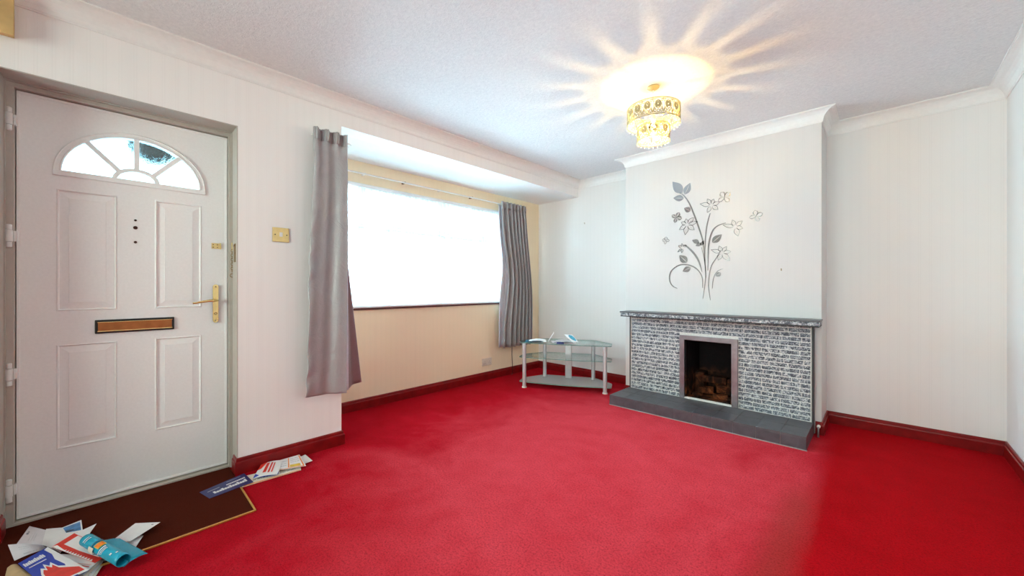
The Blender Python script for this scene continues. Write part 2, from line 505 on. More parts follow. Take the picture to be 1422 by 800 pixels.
b = MB(); b.box(RX0 + .02, RX1 - .02, YREAR - .032, YREAR - .031, RZ0 + .02, RZ1 - .02); b.build('fill_filter', M['rear_fill_tint'], w2)  # unseen tinted sheet added to warm the rear fill light

# mitred sweep along wall runs -------------------------------------------------
def sweep_runs(path, prof, names, mat, closed_caps=True):
    """path: wall-line points; interior lies to the RIGHT of travel for prof x>0. prof: (offset from wall, z)"""
    n = len(path); P = [Vector((p[0], p[1])) for p in path]
    def nrm(i):
        d = (P[i + 1] - P[i]).normalized(); return Vector((d.y, -d.x))
    mit = []
    for i in range(n):
        if i == 0: mit.append(nrm(0))
        elif i == n - 1: mit.append(nrm(n - 2))
        else:
            a, c = nrm(i - 1), nrm(i); m = (a + c)
            m = m / m.length_squared * 2 if m.length > 1e-6 else a
            mit.append(m)
    for i in range(n - 1):
        nm = names[i]
        if nm is None: continue
        bb = MB(); A = []; B = []
        for (o, z) in prof:
            A.append(bb.bm.verts.new((P[i].x + mit[i].x * o, P[i].y + mit[i].y * o, z)))
            B.append(bb.bm.verts.new((P[i + 1].x + mit[i + 1].x * o, P[i + 1].y + mit[i + 1].y * o, z)))
        for j in range(len(prof)):
            k = (j + 1) % len(prof)
            bb.bm.faces.new((A[j], A[k], B[k], B[j]))
        bb.bm.faces.new(A); bb.bm.faces.new(list(reversed(B)))
        struct(bb.build(nm, mat, smooth=False))
# coving
CH = .085
cv = [(0, ZC), (0, ZC - CH), (.006, ZC - CH), (.008, ZC - CH + .006)]
for k in range(7):
    t = k / 6 * PI / 2
    cv.append((.010 + (CH - .018) * (1 - math.cos(t)), ZC - .008 - (CH - .016) * (1 - math.sin(t))))
cv += [(CH - .006, ZC - .006), (CH, ZC - .006), (CH, ZC)]
coving_path = [(XW, YREAR), (XW, YB), (CL, YB), (CL, YC), (CR, YC), (CR, YB), (XR, YB), (XR, YREAR)]
sweep_runs(coving_path, cv, ['trim_%d' % (i + 1) for i in range(7)], M['cove'])
# skirting
sk = [(0, .0), (0, SK), (.006, SK), (.010, SK - .006), (.011, SK - .020), (.016, SK - .024), (.017, SK - .030), (.017, 0)]
sweep_runs([(XW, YREAR), (XW, DY0), (XD + .09, DY0)], sk, ['baseboard_left', 'baseboard_left'], M['skirting'])
sweep_runs([(XD + .09, DY1), (XW, DY1), (XW, 1.10), (XB, 1.10), (XB, YB), (CL, YB), (CL, YC), (-1.835, YC)], sk,
           ['baseboard_left', 'baseboard_left', 'baseboard_bay', 'baseboard_bay', 'baseboard_back', 'baseboard_chimney', 'baseboard_chimney'], M['skirting'])
sweep_runs([(-.345, YC), (CR, YC), (CR, YB), (XR, YB), (XR, YREAR)], sk,
           ['baseboard_chimney', 'baseboard_chimney', 'baseboard_back', 'baseboard_right'], M['skirting'])

# ------------------------------------------------------------------ bay window
b = MB()
xf0, xf1 = XB - .10, XB - .035
b.box(xf0, xf1, WY0, WY1, 1.985, WZ1, .005)          # head
b.box(xf0, xf1, WY0, WY1, WZ0, .95, .005)            # bottom rail
for y0, y1 in ((WY0, 1.27), (1.485, 1.535), (2.39, 2.45), (3.30, 3.36), (3.61, WY1)):
    b.box(xf0, xf1 + .003, y0, y1, WZ0, WZ1, .005)
b.box(xf0 + .004, xf1 - .004, WY0, WY1, 1.60, 1.66, .005)   # transom
for y0, y1 in ((1.55, 2.37), (2.47, 3.28)):            # opening top lights
    for a0, a1, c0, c1 in ((y0, y1, 1.67, 1.70), (y0, y1, 1.955, 1.98), (y0, y0 + .03, 1.70, 1.955), (y1 - .03, y1, 1.70, 1.955)):
        b.box(xf0 + .01, xf1 + .006, a0, a1, c0, c1, .003)
win = struct(b.build('window_1', M['frame_white']))
b = MB(); b.box(XB - .072, XB - .068, WY0 + .02, WY1 - .02, .93, 2.0); b.build('pane', M['pane'], win)
for yc in (1.91, 3.03):
    h = MB()
    h.box(XB - .04, XB - .012, yc - .014, yc + .014, 1.665, 1.70, .004)
    h.tube([(XB - .016, yc - .01, 1.688), (XB + .004, yc - .05, 1.70), (XB + .006, yc - .07, 1.69)], .006)
    h.build('window_handle', M['white_plastic'], win, True)
b = MB(); b.box(XB - .10, XB + .018, WY0 - .03, 3.30, .912, .93, .004)
b.build('window_sill', M['white_plastic'], win)
b = MB(); b.box(XB - .004, XB + .014, WY0 - .03, 3.28, .893, .912, .002)
b.build('sill_edge', M['brown_wood'], win)['label'] = 'dark brown timber edge under the white sill'
# white net rail board along the head
b = MB(); b.box(XB - .001, XB + .012, 1.18, 3.50, 2.008, 2.036, .004)
b.build('head_trim', M['frame_white'], win)

# net curtain
def net_pt(s, t):
    y = 1.24 + (3.42 - 1.24) * s
    z = 2.0 - (2.0 - .935) * t
    x = XB + .024 + .006 * math.sin(s * 150 + 2 * math.sin(s * 17)) * (.5 + .5 * t) + .002 * math.sin(s * 67 + t * 2)
    return Vector((x, y, z))
net = thing('net_curtain', 'sheer white net curtain hanging inside the bay window', 'net curtain', (XB + .03, 2.3, .93))
b = MB(); b.grid(net_pt, 300, 10); b.build('net_panel', M['net'], net, True, fix=False)
def net_hem(s, t):
    p = net_pt(s, (2.0 - (1.10 - .165 * t)) / 1.065); p.x += .0035; return p
b = MB(); b.grid(net_hem, 300, 2); b.build('net_hem', M['net'], net, True, fix=False)

# curtain rail
rail_z = 2.112
rp = [(XB + .058, 3.72, rail_z), (XB + .058, 1.42, rail_z)]
for k in range(1, 7):
    t = k / 6 * PI / 2
    rp.append((XB + .058 + .24 * (1 - math.cos(t)), 1.42 - .24 * math.sin(t), rail_z))
rp += [(-2.80, 1.175, rail_z), (-2.72, 1.165, rail_z), (-2.706, 1.15, rail_z), (-2.70, 1.08, rail_z), (-2.699, .90, rail_z)]
rail = thing('curtain_rail', 'slim white curtain rail running above the bay window', 'curtain rail', (XB + .075, 2.4, rail_z))
b = MB(); b.tube(rp, .0075, 8); b.build('track', M['frame_peach'], rail, True)
for y in (1.55, 1.95, 2.37, 2.80, 3.25, 3.60):
    b = MB(); b.box(XB, XB + .058, y - .008, y + .008, rail_z - .004, rail_z + .012, .002)
    b.build('rail_bracket', M['brass_dull'] if y in (1.95, 2.80) else M['frame_peach'], rail)
b = MB(); b.box(XW, -2.70, .93, .945, rail_z - .004, rail_z + .012, .002)
b.build('rail_bracket', M['frame_peach'], rail)

# curtains ---------------------------------------------------------------------
def path_at(pts, s):
    L = [0]
    for a, c in zip(pts, pts[1:]): L.append(L[-1] + (Vector(c) - Vector(a)).length)
    d = s * L[-1]
    for i in range(len(pts) - 1):
        if d <= L[i + 1] or i == len(pts) - 2:
            t = (d - L[i]) / max(1e-9, L[i + 1] - L[i])
            return Vector(pts[i]).lerp(Vector(pts[i + 1]), t), (Vector(pts[i + 1]) - Vector(pts[i])).normalized()
def sm(a, c, t):
    t = max(0, min(1, (t - a) / (c - a))); return t * t * (3 - 2 * t)
# left curtain: broad flat front over the pier, returning into the bay
ztop, zbot = 2.138, .385
def left_front(s, t):
    z = ztop - (ztop - zbot) * t
    y0 = .886 - .055 * t + .006 * math.sin(t * 9); y1 = 1.096 + .004 * math.sin(t * 6) - .012 * (1 - t) * 0
    y = y0 + (y1 - y0) * s
    gather = math.exp(-(t / .055) ** 2)
    head = .013 * math.sin(s * PI * 2 * 3.2) * (gather * 1.1 + .40 * math.exp(-t * 6))
    soft = (.016 * math.sin(s * PI * 2.1 + .5 + .7 * t) + .007 * math.sin(s * PI * 5.3 + 1.7 * t) * (1 - .4 * t)) * sm(0, .15, t)
    crease = .0060 * math.sin((t * 46 + s * 6) + 2.5 * math.sin(t * 13)) * math.exp(-(s / .16) ** 2) * sm(.08, .2, t)
    x = -2.634 + head + soft + crease + .012 * math.sin(t * PI)
    z += .016 * (1 - s) * t - .006 * s * t
    if t < .07: z -= .0
    return Vector((x, y + .35 * crease, z))
lc = thing('curtain', 'tall grey satin curtain hanging between the light switch and the bay window', 'curtain', (-2.66, 1.0, zbot))
b = MB(); b.grid(left_front, 60, 130); b.build('curtain_panel', M['satin'], lc, True, fix=False, solid=.003)
def left_return(s, t):
    z = ztop - .07 - (ztop - .07 - zbot - .012) * t
    a = Vector((-2.650, 1.094)); c = Vector((-2.70 - .05 * t, 1.104 + .02 * t + .125 * max(0.0, (t - .33) / .67)))
    p = a.lerp(c, s)
    w = .010 * math.sin(s * PI * 2.4 + .4) * (.3 + t)
    return Vector((p.x + w, p.y + w * .2, z + .01 * s * t))
b = MB(); b.grid(left_return, 24, 60); b.build('curtain_fold', M['satin_back'], lc, True, fix=False, solid=.003)
def lead_edge(s, t):
    z = ztop - .05 - (ztop - .05 - zbot - .01) * t
    return Vector((-2.626 - .012 * s + .003 * math.sin(t * 7), 1.088 + .020 * s + .008 * t * s, z))
b = MB(); b.grid(lead_edge, 6, 60); b.build('curtain_lining', M['lining'], lc, True, fix=False, solid=.002)
def header(s, t):
    p = left_front(s, t * .045); p.x += .004 + .004 * math.sin(s * 95); return p
b = MB(); b.grid(header, 120, 6); b.build('header_tape', M['satin'], lc, True, fix=False, solid=.002)
for s_ in (.25, .6, .95):
    p = left_front(s_, .03)
    b = MB(); b.tube([(p.x - .006, p.y, p.z - .03), (p.x - .012, p.y, p.z - .015), (-2.688, p.y, rail_z - .001)], .002, 6)
    b.build('curtain_hook', M['white_plastic'], lc, True)
# right curtain: close pleats in the far corner of the bay
zt2, zb2 = 2.128, .37
NP = 7
def right_front(s, t):
    z = zt2 - (zt2 - zb2) * t
    # the leading edge is drawn in at mid height
    pinch = .10 * math.exp(-((t - .52) / .26) ** 2)
    y0 = 3.185 + pinch + .015 * t; y1 = 3.622 + .11 * sm(0, .75, t)
    # first pleats wider than the rest
    ss = s ** .85
    y = y0 + (y1 - y0) * ss
    amp = .040 * (.55 + .45 * sm(.0, .12, t)) * (1 - .45 * math.exp(-(s / .13) ** 2))
    ph = 2 * PI * NP * s + .5 * math.sin(3 * t)
    x = XB + .120 + amp * math.sin(ph) + .008 * math.sin(2 * ph + 1)
    yy = y + .010 * math.cos(ph) * t
    return Vector((x, yy, z))
rc = thing('curtain', 'pleated grey curtain at the far right end of the bay window, above the glass stand', 'curtain', (XB + .08, 3.45, zb2))
b = MB(); b.grid(right_front, 170, 40); b.build('curtain_panel', M['satin'], rc, True, fix=False, solid=.003)
def head2(s, t):
    p = right_front(s, t * .05); p.x += .003 + .003 * math.sin(s * 160); return p
b = MB(); b.grid(head2, 170, 3); b.build('header_tape', M['satin'], rc, True, fix=False, solid=.002)
def lining2(s, t):
    z = zt2 - .04 - (zt2 - .04 - zb2 - .01) * t
    p = right_front(0, t)
    y0 = 3.175 + .06 * math.exp(-((t - .42) / .2) ** 2)
    y = y0 + (p.y + .05 - y0) * s
    return Vector((XB + .092 + .006 * math.sin(s * 7 + t) , y, z))
b = MB(); b.grid(lining2, 14, 40); b.build('curtain_lining', M['lining'], rc, True, fix=False, solid=.002)

# aerial cable below the right curtain
b = MB(); b.tube([(XB + .012, 3.49, .60), (XB + .010, 3.492, .40), (XB + .012, 3.489, .25), (XB + .020, 3.488, .11), (XB + .032, 3.48, .012), (XB + .05, 3.44, .006)], .0035, 6)
tag(b.build('aerial_cable', M['cable_black'], None, True), 'thin black cable running down the wall below the far curtain', 'cable')

# ------------------------------------------------------------------ front door
dfrm = MB()
dfrm.box(XO + .02, XD + .03, DY0, -.322, 0, 2.020, .002)
dfrm.box(XO + .02, XD + .03, .480, DY1, 0, 2.020, .002)
dfrm.box(XO + .02, XD + .03, DY0, DY1, 2.020, 2.05, .002)
dfrm.box(XD - .05, XD + .035, DY0, DY1, -.001, .014, .002)       # threshold
dfrm.box(XD + .03, XD + .042, DY0, -.345, 0, 2.040, .001)
dfrm.box(XD + .03, XD + .042, .490, DY1, 0, 2.040, .001)
dfrm.box(XD + .03, XD + .042, DY0, DY1, 2.040, 2.05, .002)
dfrm.box(XD - .078, XD - .053, DY0, -.300, .04, 1.998, .001)
dfrm.box(XD - .078, XD - .053, .458, DY1, .04, 1.998, .001)
dfrm.box(XD - .078, XD - .053, DY0, DY1, 1.998, 2.05, .002)
dfrm.box(XD - .078, XD - .053, DY0, DY1, -.01, .04, .002)
struct(dfrm.build('trim_8', M['frame_grey']))

door = thing('front_door', 'white panelled front door with a fan-shaped glazed light', 'door', (XD, .08, 0))
door['kind'] = 'structure'; door.name = 'door_1'; ORG['door_1'] = Vector((XD, .08, 0))
YL, YR, ZB, ZT = -.319, .477, .020, 2.016
FC, FZ, FA, FB = .080, 1.671, .268, .228       # fan centre, base height, semi-axes (glass)
b = MB()
# front skin cells
ys = [YL, -.200, .007, .151, .354, YR]
pz = [(.306, .818), (.983, 1.582)]
zs = [ZB, .306, .818, .983, 1.582, 1.640]
def q(y0, y1, z0, z1, x=XD): b.face([(x, y0, z0), (x, y1, z0), (x, y1, z1), (x, y0, z1)])
for i in range(5):
    for j in range(5):
        if i in (1, 3) and j in (1, 3): continue
        q(ys[i], ys[i + 1], zs[j], zs[j + 1])
# fan cell
NF = 40
arc = [(FC + FA * math.cos(PI * k / NF), FZ + FB * math.sin(PI * k / NF)) for k in range(NF + 1)]
ry0, ry1, rz0, rz1 = -.22, .38, 1.640, 1.93
def border(k):
    t = PI * k / NF; c, s_ = math.cos(t), math.sin(t)
    kx = ((ry1 - FC) / c if c > 0 else (ry0 - FC) / c) if abs(c) > 1e-6 else 1e9
    kz = (rz1 - FZ) / s_ if s_ > 1e-6 else 1e9
    r = min(kx, kz); return (FC + c * r, FZ + s_ * r)
bd = [border(k) for k in range(NF + 1)]
for k in range(NF):
    pts = [(XD, *arc[k]), (XD, *bd[k]), (XD, *bd[k + 1]), (XD, *arc[k + 1])]
    if abs(bd[k][0] - bd[k + 1][0]) > 1e-6 and abs(bd[k][1] - bd[k + 1][1]) > 1e-6:
        corner = (XD, ry1 if bd[k][0] > FC else ry0, rz1); pts.insert(2, corner)
    b.face(pts)
q(ry0, ry1, rz0, FZ); q(YL, ry0, rz0, ZT); q(ry1, YR, rz0, ZT); q(ry0, ry1, rz1, ZT)
# recessed moulded panels
for (y0, y1) in ((-.200, .007), (.151, .354)):
    for (z0, z1) in pz:
        def rect(d, x): return [(x, y0 + d, z0 + d), (x, y1 - d, z0 + d), (x, y1 - d, z1 - d), (x, y0 + d, z1 - d)]
        rs = [rect(0, XD), rect(.005, XD + .003), rect(.010, XD - .007), rect(.040, XD - .001), rect(.041, XD)]
        for A, B in zip(rs, rs[1:]):
            for k in range(4):
                b.face([A[k], A[(k + 1) % 4], B[(k + 1) % 4], B[k]])
        b.face(rs[-1])
# edges, back and fan reveal
xb = XD - .05
for k in range(NF): b.face([(XD, *arc[k]), (XD, *arc[k + 1]), (xb, *arc[k + 1]), (xb, *arc[k])])
b.face([(XD, *arc[0]), (XD, *arc[NF]), (xb, *arc[NF]), (xb, *arc[0])])
b.face([(XD, YL, ZB), (XD, YL, ZT), (xb, YL, ZT), (xb, YL, ZB)]); b.face([(XD, YR, ZB), (XD, YR, ZT), (xb, YR, ZT), (xb, YR, ZB)])
b.face([(XD, YL, ZB), (XD, YR, ZB), (xb, YR, ZB), (xb, YL, ZB)]); b.face([(XD, YL, ZT), (XD, YR, ZT), (xb, YR, ZT), (xb, YL, ZT)])
for k in range(NF):
    pts = [(xb, *arc[k]), (xb, *bd[k]), (xb, *bd[k + 1]), (xb, *arc[k + 1])]
    if abs(bd[k][0] - bd[k + 1][0]) > 1e-6 and abs(bd[k][1] - bd[k + 1][1]) > 1e-6:
        pts.insert(2, (xb, ry1 if bd[k][0] > FC else ry0, rz1))
    b.face(pts)
q(YL, YR, ZB, rz0, xb); q(ry0, ry1, rz0, FZ, xb); q(YL, ry0, rz0, ZT, xb); q(ry1, YR, rz0, ZT, xb); q(ry0, ry1, rz1, ZT, xb)
bmesh.ops.remove_doubles(b.bm, verts=b.bm.verts[:], dist=1e-5)
leaf = b.build('door_leaf', M['upvc'], door)
# lighter outer lip round the leaf
b = MB()
for a0, a1, c0, c1 in ((YL, YR, ZB, ZB + .012), (YL, YR, ZT - .012, ZT), (YL, YL + .010, ZB + .012, ZT - .012), (YR - .010, YR, ZB + .012, ZT - .012)):
    b.box(XD - .001, XD + .003, a0, a1, c0, c1, .001)
b.build('door_lip', M['upvc'], door)
# fan surround moulding
b = MB()
def arcpts(a_, b_, n=48, x=XD): return [(x, FC + a_ * math.cos(PI * k / n), FZ + b_ * math.sin(PI * k / n)) for k in range(n + 1)]
def band(a0, a1, b0, b1, x0, x1, n=48, zoff=0):
    """half-ring from inner semi-axes (a0,b0) to outer (a1,b1)"""
    I = [(FC + a0 * math.cos(PI * k / n), FZ + b0 * math.sin(PI * k / n)) for k in range(n + 1)]
    O = [(FC + a1 * math.cos(PI * k / n), FZ + b1 * math.sin(PI * k / n)) for k in range(n + 1)]
    for k in range(n):
        b.prism([(x0, *I[k]), (x0, *O[k]), (x0, *O[k + 1]), (x0, *I[k + 1])], (x1 - x0, 0, 0))
band(FA - .006, FA + .022, FB - .006, FB + .020, XD - .001, XD + .008)
b.tube(arcpts(FA + .020, FB + .018, 48, XD + .006), .0045, 6)
b.tube(arcpts(FA - .001, FB - .001, 48, XD + .008), .0045, 6)
b.box(XD - .001, XD + .009, FC - FA - .024, FC + FA + .024, FZ - .024, FZ + .004, .003)
b.build('fan_surround', M['upvc'], door)
# glazing bars
b = MB()
band(.072, .092, .049, .067, XD - .012, XD + .005)
for (p0, p1) in (((-.100, 1.834), (.018, 1.708)), ((.080, 1.905), (.080, 1.725)), ((.256, 1.838), (.142, 1.708))):
    a = Vector((0, *p0)); c = Vector((0, *p1)); d = (c - a).normalized(); w = Vector((0, -d.z, d.y)) * .0105
    b.prism([(XD - .012, *(a + w).yz), (XD - .012, *(a - w).yz), (XD - .012, *(c - w).yz), (XD - .012, *(c + w).yz)], (.016, 0, 0))
b.build('glazing_bar', M['upvc'], door)
b = MB(); b.prism([(XD - .022, FC + (FA + .003) * math.cos(PI * k / 40), FZ - .002 + (FB + .003) * math.sin(PI * k / 40)) for k in range(41)], (.004, 0, 0))
b.build('fanlight_glass', M['door_glass'], door)
# letterbox
lb = MB(); lb.box(XD, XD + .010, -.073, .232, .862, .932, .004)
lbo = lb.build('letterbox', M['black'], door)
b = MB(); b.box(XD + .008, XD + .013, -.062, .221, .873, .921, .002)
fl = b.build('letter_flap', M['copper'], lbo)
b = MB()
for z0, z1 in ((.871, .876), (.918, .9215)): b.box(XD + .009, XD + .015, -.064, .223, z0, z1, .001)
b.build('flap_edge', M['brass'], lbo)
# screw holes of a missing knocker
for z, r in ((1.461, .0055), (1.421, .009), (1.343, .0065)):
    b = MB(); b.lathe([(r, -.001), (r, .0022), (r * .55, .003), (.0001, .0015)], (XD, .075, z), 14, 'x')
    b.build('screw_hole', M['darkhole'], door)
# handle
b = MB()
hp = [(XD + .001, .4055, .902), (XD + .001, .4055, 1.102)]
for k in range(9): 
    t = PI - PI * k / 8; hp.append((XD + .001, .419 + .0135 * math.cos(t), 1.102 + .015 * math.sin(t)))
hp += [(XD + .001, .4325, 1.102), (XD + .001, .4325, .902)]
for k in range(9):
    t = -PI * k / 8; hp.append((XD + .001, .419 + .0135 * math.cos(t), .902 + .015 * math.sin(t)))
cl = []
for p in hp:
    if not cl or (Vector(p) - Vector(cl[-1])).length > 1e-4: cl.append(p)
if (Vector(cl[0]) - Vector(cl[-1])).length < 1e-4: cl.pop()
b.prism(cl, (.009, 0, 0))
dh = b.build('door_handle', M['brass'], door)
b = MB(); b.tube([(XD + .008, .421, 1.022), (XD + .045, .421, 1.022), (XD + .053, .412, 1.022), (XD + .054, .385, 1.021), (XD + .052, .345, 1.014), (XD + .05, .322, 1.009), (XD + .05, .308, 1.008)],
               [.008, .008, .0085, .0075, .0065, .0055, .005], 10)
b.build('lever', M['brass'], dh, True)
b = MB(); b.lathe([(.008, 0), (.008, .003), (.0045, .003), (.004, .001)], (XD + .009, .419, .942), 16, 'x'); b.build('lock_cylinder', M['brass_dull'], dh)
for z in (1.103, .902):
    b = MB(); b.lathe([(.004, 0), (.004, .0015), (.001, .0015)], (XD + .0098, .419, z), 10, 'x'); b.build('screw', M['brass_dull'], dh)
# hinges
for z in (1.869, 1.335, .702, .171):
    b = MB()
    b.lathe([(.0115, -.026), (.0115, .026)], (XD + .036, -.336, z), 16)
    b.box(XD + .004, XD + .030, -.334, -.316, z - .024, z + .024, .002)
    h = b.build('hinge', M['white_plastic'], door, True)
    b = MB()
    for s_ in (-1, 1): b.lathe([(.0095, -.011), (.0095, .011), (.006, .014)] if s_ > 0 else [(.006, -.014), (.0095, -.011), (.0095, .011)], (XD + .036, -.336, z + s_ * .039), 16)
    b.build('hinge_cap', M['white_plastic'], h, True)
# door chain
b = MB()
b.box(XD, XD + .004, .400, .436, 1.332, 1.366, .002); b.box(XD + .003, XD + .009, .437, .446, 1.330, 1.368, .002)
cp = b.build('chain_plate', M['brass_plate'], door)
for y in (.408, .428):
    for z in (1.341, 1.357):
        b = MB(); b.lathe([(.0028, 0), (.0028, .0012)], (XD + .0038, y, z), 8, 'x'); b.build('screw', M['darkhole'], cp)
ch = thing('door_chain', 'short brass security chain hanging on the front door frame', 'door chain', (XD + .03, .49, 1.36))
b = MB(); b.box(XD + .0425, XD + .047, .4905, .4985, 1.325, 1.372, .001); b.box(XD + .046, XD + .053, .491, .498, 1.325, 1.345, .001)
b.build('keeper_plate', M['brass_plate'], ch)
zc = 1.322
for k in range(10):
    b = MB(); L = [];
    for j in range(12):
        t = 2 * PI * j / 12; a_ = .0048 * math.cos(t); c_ = .0095 * math.sin(t)
        L.append((XD + .052 + (a_ if k % 2 else 0), .492 + (0 if k % 2 else a_), zc - k * .0135 + c_))
    b.tube(L, .0013, 6, closed=True); b.build('chain_link', M['brass_dull'], ch, True)
b = MB(); b.tube([(XD + .052 , .492 + .009 * math.cos(2 * PI * j / 14), 1.172 + .011 * math.sin(2 * PI * j / 14)) for j in range(14)], .002, 6, closed=True)
b.build('chain_ring', M['brass_dull'], ch, True)
b = MB(); b.box(-2.795, -2.755, DY1 - .0075, DY1 - .0045, 1.25, 1.36, .001); b.box(-2.79, -2.76, DY1 - .0105, DY1 - .0065, 1.345, 1.352, .001)  # plate added in place of the chain's ghost image
tag(b.build('ghost_plate', M['brass_dull']), 'aged dark latch plate added on the white reveal for a ghost image of the chain', 'latch plate')

# beige lining boards of the door recess
b = MB(); b.box(XD + .043, XW - .0005, DY1 - .0045, DY1 - .0002, 0, 2.05); b.box(XD + .043, XW - .0005, DY0 + .0002, DY0 + .0045, 0, 2.05)
b.box(XD + .043, XW - .0005, DY0, DY1, 2.0455, 2.0498)
struct(b.build('trim_9', M['frame_grey']))
# entrance mat well with its gold edging
b = MB(); b.box(XD + .036, -2.212, DY0 + .018 - .03, DY1 - .019, -.002, .005)
md = b.build('doormat', M['coir']); tag(md, 'dark brown coir doormat set in the carpet before the front door', 'doormat')
b = MB(); b.box(-2.214, -2.204, DY0 + .03, DY1 - .028, 0, .0075, .002); b.box(-2.52, -2.206, DY1 - .028, DY1 - .019, 0, .0075, .002)
b.build('edging_strip', M['gold_strip'], md)

# ------------------------------------------------------------------ wall fittings
sw = thing('light_switch', 'square brass light switch on the wall between door and curtain', 'light switch', (XW, .7225, 1.43))
b = MB(); b.box(XW, XW + .008, .676, .769, 1.385, 1.475, .003); b.build('switch_plate', M['brass_plate'], sw)
b = MB(); b.box(XW + .007, XW + .013, .714, .731, 1.418, 1.445, .002); b.build('rocker', M['white_plastic'], sw)
for y in (.690, .755):
    b = MB(); b.lathe([(.0035, 0), (.0035, .0012)], (XW + .0078, y, 1.430), 10, 'x'); b.build('screw', M['darkhole'], sw)
so = thing('wall_socket', 'cream double socket low on the wall under the bay window', 'socket', (XB, 3.064, .215))
b = MB(); b.box(XB, XB + .011, 2.99, 3.138, .170, .258, .004); b.build('socket_plate', M['cream_plastic'], so)
for y in (3.027, 3.101):
    for (a_, c_) in ((0, .012), (-.011, -.008), (.011, -.008)):
        b = MB(); b.box(XB + .0105, XB + .0118, y + a_ - .003, y + a_ + .003, .206 + c_ - .002, .206 + c_ + .002); b.build('pin_slot', M['darkhole'], so)
for y in (3.050, 3.078):
    b = MB(); b.box(XB + .010, XB + .014, y - .005, y + .005, .232, .247, .001); b.build('rocker', M['cream_plastic'], so)
# ply box high on the wall by the door
b = MB(); b.box(XW, XW + .05, -.62, -.305, 2.185, 2.40, .002); b.box(XW + .049, XW + .062, -.63, -.300, 2.172, 2.40, .002)
pb = b.build('wooden_box', M['ply']); tag(pb, 'pale varnished wooden box high on the wall in the top left corner', 'box')
def hook(name, p, lab):
    b = MB(); b.tube([(p.x, p.y, p.z), (p.x, p.y - .012, p.z), (p.x, p.y - .014, p.z + .006)], .0022, 6)
    b.box(p.x - .003, p.x + .003, p.y - .002, p.y, p.z - .012, p.z + .006, .0005)
    tag(b.build('picture_hook', M['brass_dull'], None, True), lab, 'hook')
hook('a', ony(1085, 374, YC), 'tiny picture hook on the chimney breast, right of the floral sticker')
hook('b', ony(812, 310, YB), 'tiny picture hook on the left alcove wall above the glass stand')

# ------------------------------------------------------------------ fireplace
FY_, FX0, FX1, FZ0, FZ1 = 3.60, -1.805, -.362, .090, .812
fp = thing('fireplace', 'speckled grey brick fireplace with slate hearth and stone mantel', 'fireplace', (-1.08, 3.6, 0))
HX0, HX1, HYF = -1.825, -.352, 3.215
# hearth: slate tiles over a plinth
b = MB(); b.box(HX0 + .006, HX1 - .006, HYF + .006, YC + .04 - .041, 0, .084)
he = b.build('hearth', M['grout'], fp)
b = MB(); nt_ = 10; tw = (HX1 - HX0) / nt_
for k in range(nt_):
    b.box(HX0 + k * tw + .001, HX0 + (k + 1) * tw - .001, HYF + .001, HYF + .20, .078, .092, .0015)
    b.box(HX0 + k * tw + .001, HX0 + (k + 1) * tw - .001, HYF + .203, YC - .001, .078, .092, .0015)
    b.box(HX0 + k * tw + .001, HX0 + (k + 1) * tw - .001, HYF, HYF + .012, .003, .080, .0015)
for (ya, yb_) in ((HYF + .013, HYF + .205), (HYF + .208, YC - .001)):
    b.box(HX0, HX0 + .012, ya, yb_, .003, .080, .0015); b.box(HX1 - .012, HX1, ya, yb_, .003, .080, .0015)
b.build('hearth_tiles', M['slate'], he)
b = MB(); b.box(HX0, HX1 + .004, HYF - .005, HYF, 0, .006, .001); b.build('hearth_base_strip', M['grout'], he)
# backing slab with the opening
GX0, GX1, GZ = -1.322, -.848, .664
b = MB()
b.box(FX0, GX0 + .01, FY_ + .0025, YC - .001, .092, FZ1); b.box(GX1 - .01, FX1, FY_ + .0025, YC - .001, .092, FZ1)
b.box(GX0 + .01, GX1 - .01, FY_ + .0025, YC - .001, GZ - .01, FZ1)
sur = b.build('brick_surround', M['mortar'], fp)
# slim bricks
b = MB(); rowh = .0348; rows = int((FZ1 - .004 - FZ0 - .004) / rowh) + 1; rnd = random.Random(3)
def brick_row(z0, z1, xa, xb_, off):
    x = xa
    first = True
    while x < xb_ - .01:
        w = (.124 if not first else .124 * off)
        if rnd.random() < .05: w *= .6
        x2 = min(xb_, x + w)
        if xb_ - x2 < .02: x2 = xb_
        for (a0, a1) in [(x, x2)]:
            dpt = rnd.uniform(-.0022, .0022)
            segs = []
            if z0 < GZ - .004 and a1 > GX0 and a0 < GX1:
                if a0 < GX0 - .006: segs.append((a0, min(a1, GX0)))
                if a1 > GX1 + .006: segs.append((max(a0, GX1), a1))
            else: segs.append((a0, a1))
            for c0, c1 in segs:
                if c1 - c0 > .012:
                    b.box(c0 + .0024, c1 - .0024, FY_ - .001 + dpt, FY_ + .012, z0 + .0033, z1 - .0033, .0015)
        x = x2; first = False
zz = FZ0 + .004; r = 0
while zz < FZ1 - .012:
    brick_row(zz, min(zz + rowh, FZ1 - .002), FX0 + .006, FX1 - .006, (1.0, .5, 1.0, .42)[r % 4])
    zz += rowh; r += 1
b.build('granite_bricks', M['brick'], sur)
for x0, x1 in ((FX0 - .007, FX0), (FX1, FX1 + .012)):
    b = MB(); b.box(x0, x1, FY_ - .010, YC - .001, .093, FZ1, .002)
    b.build('side_edge', M['black_trim'], fp)
